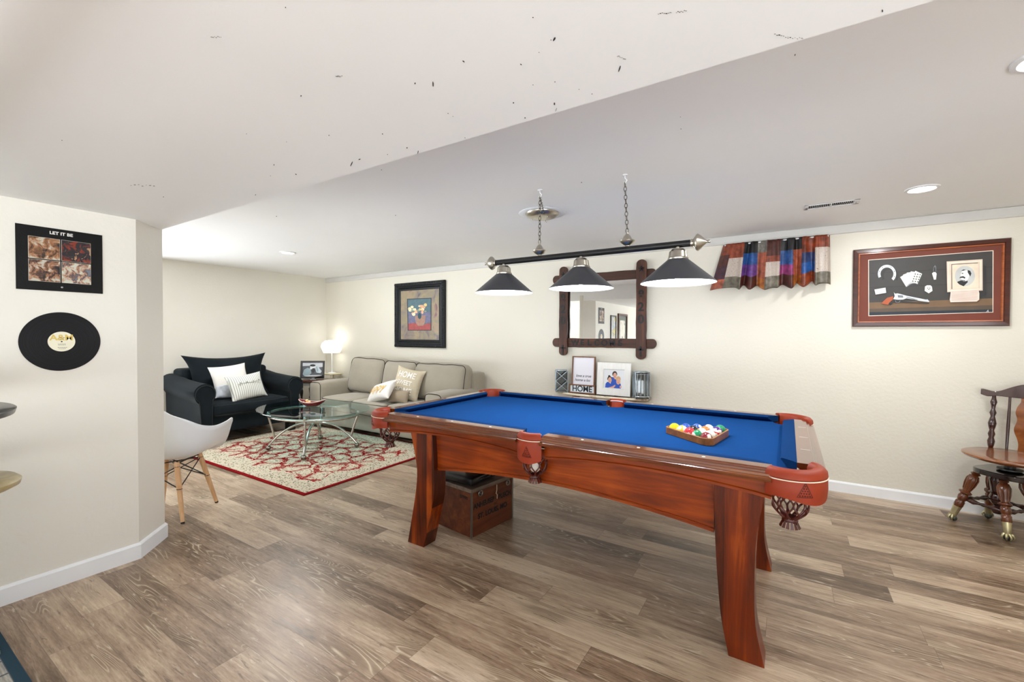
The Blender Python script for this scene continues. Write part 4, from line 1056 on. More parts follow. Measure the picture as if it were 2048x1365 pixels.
t = wallP('vinyl_record', 'black vinyl record with a cream centre label on the partition wall', 'record', 0.6675, 1.2535)
m, nt, b = _new('grooved_vinyl'); tc = nt.nodes.new('ShaderNodeTexCoord'); sp = nt.nodes.new('ShaderNodeSeparateXYZ'); nt.links.new(tc.outputs['Object'], sp.inputs[0])
rad = mth(nt, 'SQRT', mth(nt, 'ADD', mth(nt, 'POWER', sp.outputs[0], 2), mth(nt, 'POWER', sp.outputs[2], 2)))
nb = noise(nt, coords(nt), 1, 1)
wn = nt.nodes.new('ShaderNodeTexNoise'); wn.noise_dimensions = '1D'; wn.inputs['Scale'].default_value = 320; nt.links.new(rad, wn.inputs['W'])
nt.links.new(ramp(nt, wn.outputs[0], [(0.35, (0.002, 0.002, 0.003)), (0.7, (0.010, 0.010, 0.012))]), b.inputs['Base Color']); b.inputs['Roughness'].default_value = 0.4; b.inputs['Specular IOR Level'].default_value = 0.2
bump(nt, b, wn.outputs[0], 0.3, 0.001)
mb = MB(); mb.at((0, -0.001, 0), (PI/2, 0, 0)); mb.lathe([(0, 0), (0.149, 0), (0.150, 0.001), (0.149, 0.003), (0.064, 0.0022), (0.0, 0.0022)], 72, False); mb.build('disc', m, t, 30)
mb = MB(); mb.at((0, -0.0033, 0), (PI/2, 0, 0)); mb.lathe([(0, 0), (0.0505, 0), (0.0505, 0.0006), (0.0, 0.0006)], 48, False); L = mb.build('label', mat('cream_paper_label', '#e2dcc4', 0.5, var=0.04), t)
text('logo', 'A&M', 0.040, mat('ochre_print', '#cdb25c', 0.5), L, (0, -0.0042, 0.019), ext=0.0002, bold=0.001, sx=1.05)
mb = MB()
for (z, w_, k) in ((0.02, 0.018, 1), (0.012, 0.014, 1), (-0.012, 0.028, 1), (-0.018, 0.026, 1), (-0.030, 0.03, 0), (-0.036, 0.024, 0)):
    x = -w_/2
    while x < w_/2:
        s_ = random.uniform(0.002, 0.006); mb.box(x, x+s_, -0.0045, -0.0040, z-0.0008, z+0.0008); x += s_+0.0012
mb.ball((0, -0.004, 0), 0.0035, 10, (1, 0.3, 1)); mb.build('small_print', M_bl, L)
# frames seen only in the mirror
t = wallP('flower_print', 'black framed yellow flower print on the partition, seen in the mirror', 'picture', -0.02, 1.42)
frame_ring(MB(), 0.34, 0.56, 0, 0, [(0, 0), (0, 0.02), (0.03, 0.02), (0.03, 0)]).build('frame', M_blackp, t)
MB().box(-0.142, 0.142, -0.008, 0, -0.252, 0.252).build('print', blotchy('flower_print_paper', [(0.35, '#c9ced4'), (0.52, '#8c9096'), (0.58, '#e6cf4a'), (0.66, '#3a4a3a')], 7), t)
t = wallP('tall_picture', 'tall wood framed picture with grey mat on the partition, seen in the mirror', 'picture', -0.62, 1.28)
frame_ring(MB(), 0.62, 0.95, 0, 0, [(0, 0), (0, 0.03), (0.045, 0.03), (0.045, 0)]).build('frame', M_fr1, t)
MB().box(-0.27, 0.27, -0.008, 0, -0.44, 0.44).build('mat_board', mat('grey_green_mat', '#6b6f66', 0.8), t)
MB().box(-0.17, 0.17, -0.010, -0.008, -0.33, 0.33).build('print', blotchy('reed_print', [(0.4, '#e9e4d4'), (0.55, '#d9d4c4'), (0.62, '#5d7068')], 5), t)

# ---------------------------------------------------------------- rug
def rug_mat():
    m, nt, b = _new('persian_rug')
    t = nt.nodes.new('ShaderNodeTexCoord'); s = nt.nodes.new('ShaderNodeSeparateXYZ'); nt.links.new(t.outputs['Object'], s.inputs[0])
    X, Y = s.outputs[0], s.outputs[1]
    hx_, hy_ = 1.235, 0.85
    dx = mth(nt, 'SUBTRACT', hx_, mth(nt, 'ABSOLUTE', X)); dy = mth(nt, 'SUBTRACT', hy_, mth(nt, 'ABSOLUTE', Y)); e = mth(nt, 'MINIMUM', dx, dy)
    v = coords(nt)
    wn = nd(nt, 'ShaderNodeTexNoise', Scale=4.0, Detail=2.0); nt.links.new(v, wn.inputs['Vector'])
    vm = nt.nodes.new('ShaderNodeVectorMath'); vm.operation = 'MULTIPLY_ADD'; vm.inputs[1].default_value = (0.28, 0.28, 0)
    nt.links.new(wn.outputs[1], vm.inputs[0]); nt.links.new(v, vm.inputs[2])
    vo = nd(nt, 'ShaderNodeTexVoronoi', Scale=5.2); vo.feature = 'DISTANCE_TO_EDGE'; vo.voronoi_dimensions = '2D'; nt.links.new(vm.outputs[0], vo.inputs['Vector'])
    d = vo.outputs['Distance']
    # fine floral speckle
    vf = nd(nt, 'ShaderNodeTexVoronoi', Scale=48.0); vf.voronoi_dimensions = '2D'; nt.links.new(v, vf.inputs['Vector'])
    sp = ramp(nt, vf.outputs['Distance'], [(0.0, srgb('#3c2c26')), (0.26, srgb('#5a5442')), (0.34, srgb('#c2b8a2')), (1, srgb('#cac0aa'))])
    fn = noise(nt, v, 30, 3); base = mix(nt, ramp(nt, fn, [(0.45, (0, 0, 0)), (0.55, (1, 1, 1))]), srgb('#c6bca6'), sp)
    d2 = mth(nt, 'SUBTRACT', d, mth(nt, 'MULTIPLY', mth(nt, 'SUBTRACT', noise(nt, v, 7, 2), 0.42), 0.32))
    redm = ramp(nt, d2, [(0.0, (1, 1, 1)), (0.085, (1, 1, 1)), (0.095, (0, 0, 0))], 'LINEAR')
    inner = ramp(nt, d, [(0.20, (0, 0, 0)), (0.205, (1, 1, 1)), (0.235, (1, 1, 1)), (0.24, (0, 0, 0))])
    vein = noise(nt, v, 14, 2, 0.5, 2.0); vr = ramp(nt, vein, [(0.50, (0, 0, 0)), (0.52, (1, 1, 1)), (0.56, (1, 1, 1)), (0.58, (0, 0, 0))])
    f = mix(nt, redm, base, srgb('#860810')); f = mix(nt, mth(nt, 'MULTIPLY', inner, 0.75), f, srgb('#8e121a')); f = mix(nt, mth(nt, 'MULTIPLY', vr, 0.45), f, srgb('#e9dcc2'))
    # a wavy field edge; cream band outside it
    we = mth(nt, 'ADD', e, mth(nt, 'MULTIPLY', mth(nt, 'SUBTRACT', noise(nt, v, 3.2, 1), 0.5), 0.42))
    band = mth(nt, 'LESS_THAN', we, 0.24); c = mix(nt, band, f, base)
    c = mix(nt, mth(nt, 'LESS_THAN', e, 0.034), c, srgb('#7c060c'))
    nt.links.new(c, b.inputs['Base Color']); b.inputs['Roughness'].default_value = 0.95; b.inputs['Specular IOR Level'].default_value = 0.1
    bump(nt, b, noise(nt, v, 220, 2), 0.25, 0.003); return m
RX, RY = -4.49, 2.905
o = MB().box(-1.235, 1.235, -0.85, 0.85, 0.0005, 0.009).build('area_rug', rug_mat(), bevel=0.003)
o.location = (RX, RY, 0); tag(o, 'cream rug with red vine pattern and red edge under the glass coffee table', 'rug')
ZRUG = 0.0095
def plaid():
    m, nt, b = _new('plaid_mat'); t = nt.nodes.new('ShaderNodeTexCoord'); s = nt.nodes.new('ShaderNodeSeparateXYZ'); nt.links.new(t.outputs['Object'], s.inputs[0])
    X, Y = s.outputs[0], s.outputs[1]
    gx = mth(nt, 'LESS_THAN', mth(nt, 'PINGPONG', mth(nt, 'MULTIPLY', X, 9), 0.5), 0.05); gy = mth(nt, 'LESS_THAN', mth(nt, 'PINGPONG', mth(nt, 'MULTIPLY', Y, 12), 0.5), 0.06)
    g_ = mth(nt, 'MAXIMUM', gx, gy); n = noise(nt, coords(nt, (3, 30, 1)), 3, 4)
    c = ramp(nt, n, [(0.35, srgb('#7d7a74')), (0.6, srgb('#a9a49a'))]); c = mix(nt, mth(nt, 'MULTIPLY', g_, 0.8), c, srgb('#2c3a44'))
    e = mth(nt, 'MINIMUM', mth(nt, 'SUBTRACT', 0.6, mth(nt, 'ABSOLUTE', X)), mth(nt, 'SUBTRACT', 0.45, mth(nt, 'ABSOLUTE', Y)))
    c = mix(nt, mth(nt, 'LESS_THAN', e, 0.036), c, srgb('#0e3040'))
    nt.links.new(c, b.inputs['Base Color']); b.inputs['Roughness'].default_value = 0.95; bump(nt, b, n, 0.4, 0.004); return m
o = MB().box(-0.6, 0.6, -0.45, 0.45, 0.0005, 0.012).build('floor_mat', plaid(), bevel=0.003)
p = Vector((*onz(0, 1262, 0.012), 0)); q = Vector((*onz(66, 1365, 0.012), 0)); d = (q-p).normalized(); nrm = Vector((-d.y, d.x, 0))
if nrm.y > 0: nrm = -nrm
c = (p+q)/2+nrm*0.45-d*0.1
o.location = (c.x, c.y, 0); o.rotation_euler = (0, 0, math.atan2(d.y, d.x)); tag(o, 'grey plaid floor mat with dark teal border at the bottom left corner', 'mat')

# ---------------------------------------------------------------- sofa
M_taupe = mat('taupe_microfibre', '#9a9282', 0.8, var=0.06, vs=5, bmp=0.15, bs=30, bd=0.01, sheen=0.3)
M_pipe = mat('dark_brown_piping', '#2a211c', 0.6)
M_feet = mat('black_wood_foot', '#100d0c', 0.4)
SF = thing('sofa', 'taupe three seat sofa with dark piping behind the glass coffee table', 'sofa', (-4.40, 4.03, 0))
def sofabox(name, x0, x1, y0, y1, z0, z1, r=0.03, m=M_taupe, cr=0, cs=0, n=8):
    return MB().soft(x1-x0, y1-y0, z1-z0, r, cr, n, cs, c=((x0+x1)/2, (y0+y1)/2, (z0+z1)/2)).build(name, m, SF, 60)
sofabox('base', -1.19, 1.19, -0.375, 0.42, 0.07, 0.31, 0.025)
sofabox('back_frame', -1.12, 1.20, 0.20, 0.44, 0.1, 0.83, 0.04)
for s, x0, x1 in ((-1, -1.21, -0.945), (1, 0.945, 1.21)):
    o = sofabox('armrest', x0, x1, -0.41, 0.43, 0.06, 0.635, 0.045, cr=0.008)
    xm = (x0+x1)/2; hw = 0.118; pts = []
    for i in range(11): a = PI-PI*i/10; pts.append((xm+hw*(abs(math.cos(a))**0.5)*(1 if math.cos(a) > 0 else -1), -0.4, 0.585+0.045*math.sin(a)))
    MB().tube([(pts[0][0], -0.402, 0.1)]+pts+[(pts[-1][0], -0.402, 0.1)], 0.0045, 6).build('piping', M_pipe, o, 60)
def piping(o, pts, r=0.0045): MB().tube(pts, r, 6, True).build('piping', M_pipe, o, 60)
def rrect(x0, x1, y0, y1, z, r, n=4, wz=0, ph=0):
    out = []
    for (cx, cy, a0) in ((x1-r, y0+r, -PI/2), (x1-r, y1-r, 0), (x0+r, y1-r, PI/2), (x0+r, y0+r, PI)):
        for i in range(n+1): a = a0+PI/2*i/n; out.append((cx+r*math.cos(a), cy+r*math.sin(a), z))
    # densify and add sag
    res = []
    for i in range(len(out)):
        p, q = Vector(out[i]), Vector(out[(i+1) % len(out)]); k = max(1, int((q-p).length/0.05))
        for j in range(k):
            t = p+(q-p)*j/k; t.z += wz*math.sin(7*t.x+ph)*math.cos(5*t.y); res.append(t)
    return res
for i, (x0, x1) in enumerate(((-0.94, -0.33), (-0.325, 0.32), (0.325, 0.94))):
    o = sofabox('seat_cushion', x0, x1, -0.42, 0.22, 0.265, 0.445, 0.05, cr=0.028, cs=0.02, n=12)
    piping(o, rrect(x0+0.006, x1-0.006, -0.415, 0.2, 0.425, 0.05, wz=0.003, ph=i))
    piping(o, rrect(x0+0.006, x1-0.006, -0.415, 0.2, 0.285, 0.05))
for i, (xc, wd, ht, rl, rz) in enumerate(((-0.62, 0.70, 0.50, 0.10, 0.02), (0.03, 0.62, 0.48, 0.0, 0.0), (0.72, 0.88, 0.47, -0.02, -0.03))):
    mb = MB(); mb.at((xc, 0.15, 0.445+ht/2+0.005), (math.radians(-11), rl*0.25, rz)); mb.soft(wd, 0.20, ht, 0.085, 0.025, 12, 0.06)
    o = mb.build('back_cushion', M_taupe, SF, 70)
    pts = [mb.M @ Vector((x, -0.075, z)) for (x, z, _) in rrect(-wd/2+0.012, wd/2-0.012, -ht/2+0.015, ht/2-0.012, 0, 0.07)]
    for p_ in pts: p_.z += 0.004*math.sin(22*p_.x)
    MB().tube(pts, 0.004, 6, True).build('piping', M_pipe, o, 60)
for x in (-1.12, 1.12):
    for y in (-0.34, 0.38): MB().box(x-0.03, x+0.03, y-0.03, y+0.03, ZRUG if y < 0 and x < 0 else 0.0005, 0.075).build('foot', M_feet, SF)
def pillow_text(name, s_, size, m, P_, x, z, w, h, t, **kw):
    o = text(name, s_, size, m, P_, (0, 0, 0), ext=0.0, **kw)
    bm = bmesh.new(); bm.from_mesh(o.data); bmesh.ops.triangulate(bm, faces=bm.faces)
    for _ in range(2):
        lg = [e for e in bm.edges if e.calc_length() > 0.012]
        if lg: bmesh.ops.subdivide_edges(bm, edges=lg, cuts=1); bmesh.ops.triangulate(bm, faces=bm.faces)
    for v in bm.verts:
        X, Z = v.co.x+x, v.co.y+z; u_ = min(1, abs(X)/(w/2)); v2 = min(1, abs(Z)/(h/2))
        Y = -t/2*math.sqrt(max(0, (1-u_*u_)*(1-v2*v2)))-0.003
        v.co = (X, Y, Z)
    bmesh.ops.recalc_face_normals(bm, faces=bm.faces); bm.to_mesh(o.data); bm.free(); o.rotation_euler = (0, 0, 0); return o
def tpillow(name, label, cat, loc, rot, w, h, t, m, **kw):
    r = thing(name, label, cat, loc); r.rotation_euler = rot
    o = MB().pillow(w, h, t, 18, **kw).build('cover', m, r, 80); return r
M_lin = mat('oatmeal_linen', '#c9bda4', 0.9, var=0.06, vs=40, bmp=0.3, bs=160, bd=0.003)
M_cot = mat('white_cotton', '#e6e2dc', 0.9, var=0.03, bmp=0.3, bs=80, bd=0.004)
M_tau2 = mat('brown_taupe_cover', '#9a8b76', 0.85, var=0.06)
P1 = tpillow('throw_pillow', 'square oatmeal pillow lettered HOME SWEET HOME, upright on the sofa', 'pillow', (-4.03, 3.94, 0.665), (math.radians(-16), math.radians(9), math.radians(12)), 0.40, 0.41, 0.15, M_lin, pinch=0.08, ear=0.03)
M_wht = mat('white_letters', '#f6f2ea', 0.8)
for s_, z in (('HOME', 0.105), ('SWEET', 0.005), ('HOME', -0.095)):
    pillow_text('lettering', s_, 0.105 if s_ == 'HOME' else 0.08, M_wht, P1, -0.01, z, 0.40, 0.41, 0.152, bold=0.002, sx=0.85)
P2 = tpillow('throw_pillow', 'white pillow lettered happy in yellow, leaning low at the front of the sofa', 'pillow', (-4.27, 3.735, 0.575), (math.radians(-38), math.radians(-14), math.radians(-6)), 0.46, 0.27, 0.15, M_cot, pinch=0.07, ear=0.04, wob=0.05)
pillow_text('lettering', 'happy', 0.15, mat('yellow_embroidery', '#d9ab2c', 0.7), P2, -0.02, 0.01, 0.46, 0.27, 0.16, bold=-0.001, shear=0.25, sx=0.95)
P3 = tpillow('throw_pillow', 'brown pillow on the sofa behind the happy pillow', 'pillow', (-4.02, 3.79, 0.53), (math.radians(-20), 0, math.radians(10)), 0.28, 0.16, 0.10, M_tau2, pinch=0.05)

# ---------------------------------------------------------------- dark armchair on the left wall (local -y faces the room, i.e. world +x)
M_char = mat('charcoal_microsuede', '#141b1f', 0.85, var=0.3, vs=4, bmp=0.1, bs=40, bd=0.005, spec=0.12, sheen=0.04)
M_chard = mat('charcoal_piping', '#0c0f11', 0.7)
AC = thing('armchair', 'wide charcoal rolled arm chair against the left wall', 'armchair', (-5.98, 2.86, 0), PI/2)
# local x -> world y, local y -> world -x ; front at y=-0.43, back at y=0.49
def acbox(name, x0, x1, y0, y1, z0, z1, r=0.03, cr=0, cs=0, n=8, m=M_char, par=None, tilt=0):
    mb = MB(); mb.at(((x0+x1)/2, (y0+y1)/2, (z0+z1)/2), (tilt, 0, 0)); mb.soft(x1-x0, y1-y0, z1-z0, r, cr, n, cs)
    return mb.build(name, m, par or AC, 60)
acbox('base', -0.5, 0.5, -0.39, 0.40, 0.13, 0.33, 0.02)
for s in (-1, 1):
    # rolled arm : profile (x outward, z) swept from front to back, rising a little
    prof = [(0.0, 0.14), (0.0, 0.50)]
    cx_, cz_, r_ = 0.075, 0.60, 0.112
    a0, a1 = math.radians(222), math.radians(-52)
    for i in range(19): a = a0+(a1-a0)*i/18; prof.append((cx_+r_*math.cos(a), cz_+r_*math.sin(a)))
    prof += [(0.125, 0.48), (0.12, 0.14)]
    n = len(prof); vs = []; st = [(-0.435, 0.0), (-0.425, 0.012), (-0.2, 0.02), (0.1, 0.04), (0.35, 0.075), (0.48, 0.085)]
    cxm, czm = 0.07, 0.4
    for k, (y, up) in enumerate(st):
        shr = 0.93 if k == 0 else 1.0
        for (x, z) in prof:
            xx = cxm+(x-cxm)*shr; zz = czm+(z-czm)*shr+(up if z > 0.3 else 0)
            vs.append((s*(0.46+xx), y, zz))
    fs = []
    for k in range(len(st)-1):
        for j in range(n): fs.append((k*n+j, k*n+(j+1) % n, (k+1)*n+(j+1) % n, (k+1)*n+j))
    fs += [tuple(range(n)), tuple(range((len(st)-1)*n, len(st)*n))]
    o = MB().add(vs, fs).build('armrest', M_char, AC, 45)
    pts = [(s*(0.46+cx_+(r_-0.012)*math.cos(a0+(a1-a0)*i/24)), -0.437, cz_+(r_-0.012)*math.sin(a0+(a1-a0)*i/24)+0.003) for i in range(25)]
    pts = [(s*(0.46+0.012), -0.437, 0.16)]+pts+[(s*(0.46+0.11), -0.437, 0.16)]
    MB().tube(pts, 0.004, 6).build('piping', M_chard, o, 60)
acbox('back_frame', -0.52, 0.52, 0.22, 0.485, 0.14, 0.86, 0.05, tilt=0.0)
o = acbox('seat_cushion', -0.455, 0.455, -0.43, 0.20, 0.325, 0.475, 0.045, 0.03, 0.015, 12)
MB().tube(rrect(-0.448, 0.448, -0.428, 0.19, 0.345, 0.05), 0.004, 6, True).build('piping', M_chard, o, 60)
MB().tube(rrect(-0.448, 0.448, -0.428, 0.19, 0.455, 0.05), 0.004, 6, True).build('piping', M_chard, o, 60)
for x in (-0.5, 0.5):
    for y in (-0.36, 0.38): MB().box(x-0.045, x+0.045, y-0.045, y+0.045, ZRUG if y < 0 else 0.0005, 0.14).build('foot', M_feet, AC)
# back pillow with ears
mb = MB(); mb.at((-0.02, 0.155, 0.735), (math.radians(-12), 0, 0)); mb.pillow(0.93, 0.55, 0.27, 26, pinch=0.11, ear=0.09, wob=0.14, seed=4)
mb.build('back_pillow', M_char, AC, 80)
M_strp = None
def striped():
    m, nt, b = _new('striped_cotton'); t = nt.nodes.new('ShaderNodeTexCoord'); s = nt.nodes.new('ShaderNodeSeparateXYZ'); nt.links.new(t.outputs['Object'], s.inputs[0])
    n = noise(nt, coords(nt), 6, 2)
    k = mth(nt, 'PINGPONG', mth(nt, 'ADD', mth(nt, 'MULTIPLY', s.outputs[0], 42), mth(nt, 'MULTIPLY', n, 0.5)), 0.5)
    nt.links.new(ramp(nt, k, [(0.0, srgb('#8f958f')), (0.12, srgb('#a9ada6')), (0.24, srgb('#e2e1da')), (1, srgb('#e8e6e0'))]), b.inputs['Base Color']); b.inputs['Roughness'].default_value = 0.9
    bump(nt, b, n, 0.3, 0.01); return m
q1 = tpillow('throw_pillow', 'plain white pillow leaning behind the striped pillow on the dark armchair', 'pillow', (-5.87, 2.74, 0.725), (math.radians(-18), math.radians(-4), PI/2+0.10), 0.44, 0.36, 0.14, M_cot, pinch=0.06, ear=0.03)
q2 = tpillow('throw_pillow', 'white pillow with thin grey stripes and buttons on the dark armchair', 'pillow', (-5.68, 2.835, 0.635), (math.radians(-20), math.radians(-5), PI/2+0.12), 0.44, 0.32, 0.13, striped(), pinch=0.06, ear=0.03, wob=0.06)
MB().tube([(-0.14+0.3*i/8, -0.070-0.0025*math.sin(PI*i/8), 0.035+0.003*math.sin(i)) for i in range(9)], 0.0025, 6).build('button_flap', mat('grey_seam', '#7d817c', 0.8), q2, 60)
for x in (-0.10, -0.02, 0.06, 0.13): MB().ball((x, -0.071, 0.047), 0.008, 8, (1, 0.4, 1)).build('button', mat('horn_button', '#8a8474', 0.4), q2, 60)
q3 = tpillow('throw_pillow', 'small grey and white pillow squeezed behind the striped pillow', 'pillow', (-5.80, 2.655, 0.60), (math.radians(-24), 0.1, PI/2-0.1), 0.24, 0.20, 0.10, mat('grey_print_cotton', '#c9cdd4', 0.9, var=0.3, vs=16), pinch=0.05)

# ---------------------------------------------------------------- side table, photo, bowl, lamp
M_cherry = wood('cherry_table_wood', '#3a160c', '#7a3a22', 0.25, 0.4, 'x', 1.2)
M_turn = mat('dark_turned_wood', '#1a100c', 0.3, coat=0.3)
ST = thing('side_table', 'small dark wood side table with turned legs between armchair and sofa', 'side table', (-5.93, 3.95, 0), math.radians(32))
zt1 = 0.62
MB().soft(0.42, 0.40, 0.024, 0.01, 0, 4, c=(0, 0, zt1-0.013)).build('table_top', M_cherry, ST, 50)
MB().box(-0.175, 0.175, -0.165, 0.165, zt1-0.085, zt1-0.026).build('apron', mat('grey_apron', '#8d8a80', 0.5), ST, bevel=0.002)
tl_ = [(0.016, 0), (0.012, 0.03), (0.02, 0.06), (0.014, 0.09), (0.016, 0.2), (0.022, 0.26), (0.013, 0.3), (0.023, 0.33), (0.012, 0.36), (0.02, 0.42), (0.024, 0.46), (0.013, 0.49), (0.022, 0.51), (0.022, 0.54)]
for sx in (-1, 1):
    for sy in (-1, 1):
        mb = MB(); mb.at((sx*0.15, sy*0.14, 0.0005)); mb.lathe(tl_, 16); mb.build('leg', M_turn, ST, 50)
t = thing('photo_frame', 'black framed black and white photograph standing on the side table', 'photo frame', (-6.0, 3.94, zt1+0.0008), math.radians(38))
tl = math.radians(-8)
mb = MB(); mb.at((0, 0, 0.135), (tl, 0, 0)); frame_ring(mb, 0.345, 0.265, 0, 0, [(0, 0), (0, 0.016), (0.026, 0.016), (0.028, 0)]); mb.box(-0.165, 0.165, 0, 0.004, -0.128, 0.128); mb.build('frame', mat('graphite_frame', '#2b2a2a', 0.3), t)
bw_ = {'sky': '#c6c8cc', 'mid': '#4a4c52', 'shirt': '#8ea0a6', 'light': '#c2ccd2', 'face': '#d9dcde', 'hair': '#202226'}
bm_ = [mat('mono_'+k, v, 0.25, var=0.1, vs=12) for k, v in bw_.items()]; bi = {k: i for i, k in enumerate(bw_)}
kk = Coll(lambda pts: [((x-0.5)*0.292, (0.5-y)*0.212) for x, y in pts], -0.005, 0.0003); kk.mb.at((0, 0, 0.135), (tl, 0, 0))
kk.p('sky', [(0, 0), (1, 0), (1, 1), (0, 1)], bi).p('mid', [(0, 0.25), (0.35, 0.22), (0.5, 0.4), (1, 0.3), (1, 1), (0, 1)], bi).p('shirt', [(0.03, 0.8), (0.08, 0.5), (0.25, 0.36), (0.4, 0.45), (0.45, 0.75), (0.3, 0.95), (0.1, 0.95)], bi)
kk.p('light', [(0.6, 0.3), (0.72, 0.2), (0.95, 0.6), (0.9, 0.75), (0.7, 0.7)], bi).p('shirt', [(0.66, 0.3), (0.72, 0.26), (0.8, 0.62), (0.72, 0.66)], bi).p('face', ell(0.45, 0.33, 0.075, 0.14), bi).p('face', ell(0.56, 0.3, 0.06, 0.12), bi).p('hair', ell(0.5, 0.2, 0.14, 0.08), bi).p('hair', ell(0.54, 0.55, 0.08, 0.16), bi).p('face', ell(0.4, 0.42, 0.03, 0.06), bi)
kk.mb.build('photograph', bm_, t, weld=False)
MB().prism([(0.004, 0.2), (0.06, 0.0), (0.07, 0.0), (0.01, 0.21)], -0.015, 0.015, 'yz').build('easel_back', M_dark, t)
t = thing('footed_dish', 'shallow white footed dish in front of the framed photograph', 'dish', (-5.87, 3.86, zt1+0.0008))
MB().lathe([(0, 0), (0.04, 0), (0.042, 0.006), (0.022, 0.016), (0.02, 0.03), (0.05, 0.038), (0.11, 0.052), (0.118, 0.06), (0.114, 0.06), (0.05, 0.044), (0, 0.04)], 32, False).build('bowl', mat('white_ceramic', '#dde2e4', 0.15), t, 60)
# gilt stand with the lamp on it, in the corner
M_gilt = mat('cream_gilt', '#d8cba8', 0.35, 0.2, var=0.1)
GS = thing('lamp_stand', 'small cream and gilt corner stand below the white lamp', 'stand', (-6.13, 4.36, 0))
MB().soft(0.24, 0.22, 0.02, 0.009, 0, 4, c=(0, 0, 0.655)).build('table_top', M_gilt, GS, 50)
for sx in (-1, 1):
    for sy in (-1, 1):
        MB().tube([(sx*0.10, sy*0.09, 0.645), (sx*0.11, sy*0.1, 0.6), (sx*0.09, sy*0.08, 0.5), (sx*0.085, sy*0.08, 0.3), (sx*0.10, sy*0.09, 0.0005)], [0.01, 0.008, 0.006, 0.006, 0.009], 8).build('leg', M_gilt, GS, 60)
LMX, LMY = -6.12, 4.35
t = thing('table_lamp', 'thin white table lamp with a glowing faceted white shade in the corner', 'lamp', (LMX, LMY, 0.666))
MB().lathe([(0, 0), (0.06, 0), (0.058, 0.01), (0.012, 0.02), (0.006, 0.04), (0.006, 0.36), (0, 0.36)], 20, False).build('stem', M_white, t, 60)
m, nt, b = _new('glowing_shade'); n = noise(nt, coords(nt), 9, 2, 0.5, 1.5)
nt.links.new(ramp(nt, n, [(0.4, (0.9, 0.88, 0.82)), (0.6, (1, 1, 0.98))]), b.inputs['Base Color']); nt.links.new(ramp(nt, n, [(0.42, (0.72, 0.70, 0.65)), (0.5, (1, 0.99, 0.95))]), b.inputs['Emission Color']); b.inputs['Emission Strength'].default_value = 0.95
b.inputs['Roughness'].default_value = 0.6
MB().lathe([(0.125, 0.325), (0.165, 0.42), (0.150, 0.475), (0.10, 0.52), (0.04, 0.525)], 8, False).build('shade', m, t)
MB().ball((0, 0, 0.41), 0.03, 14).build('bulb', M_bulb, t, 80)
point_lamp('table_lamp_glow', (LMX, LMY, 0.666+0.43+0.14), 1.2, 0.05, (1, 0.97, 0.92))

# ---------------------------------------------------------------- coffee table
def glass_top():
    m, nt, b = _new('green_tint_glass')
    out = nt.nodes['Material Output']; tr = nt.nodes.new('ShaderNodeBsdfTransparent'); gl = nt.nodes.new('ShaderNodeBsdfGlossy'); gl.inputs['Roughness'].default_value = 0.01
    n = noise(nt, coords(nt), 2, 1); nt.links.new(ramp(nt, n, [(0, (0.70, 0.87, 0.88)), (1, (0.73, 0.89, 0.90))]), tr.inputs[0])
    fr_ = nt.nodes.new('ShaderNodeFresnel'); fr_.inputs[0].default_value = 1.85
    mx = nt.nodes.new('ShaderNodeMixShader'); gm_ = nt.nodes.new('ShaderNodeNewGeometry'); nt.links.new(mth(nt, 'MULTIPLY', fr_.outputs[0], mth(nt, 'SUBTRACT', 1, gm_.outputs['Backfacing'])), mx.inputs[0]); nt.links.new(tr.outputs[0], mx.inputs[1]); nt.links.new(gl.outputs[0], mx.inputs[2]); nt.links.new(mx.outputs[0], out.inputs[0]); return m
M_steel = mat('satin_steel', '#bdb9b0', 0.22, 1, var=0.06)
M_ballm = mat('dark_steel_ball', '#8c857a', 0.2, 1, var=0.1)
CT = thing('coffee_table', 'oval glass coffee table on arched satin steel legs with ball feet', 'coffee table', (-4.49, 2.96, 0), 0)
gx, gy = -0.06, 0.04; ga, gb = 0.70, 0.535
def oval(a, b, z, n=56): return [(gx+a*math.cos(2*PI*i/n), gy+b*math.sin(2*PI*i/n), z) for i in range(n)]
mb = MB(); o1 = oval(ga-0.004, gb-0.004, 0.443); o2 = oval(ga, gb, 0.447); o3 = oval(ga, gb, 0.452); o4 = oval(ga-0.003, gb-0.003, 0.456); n = 56
vs = o1+o2+o3+o4; fs = [tuple(range(n))[::-1], tuple(range(3*n, 4*n))]
for k in range(3):
    for i in range(n): fs.append((k*n+i, k*n+(i+1) % n, (k+1)*n+(i+1) % n, (k+1)*n+i))
mb.add(vs, fs).build('glass_top', glass_top(), CT)
ri_ = oval(0.56, 0.42, 0.395, 64); MB().tube(ri_, 0.0195, 10, True, flat=0.8).build('ring', M_steel, CT, 60)
F_ = [(0.34, -0.34), (-0.33, -0.33), (-0.31, 0.29), (0.38, 0.28)]
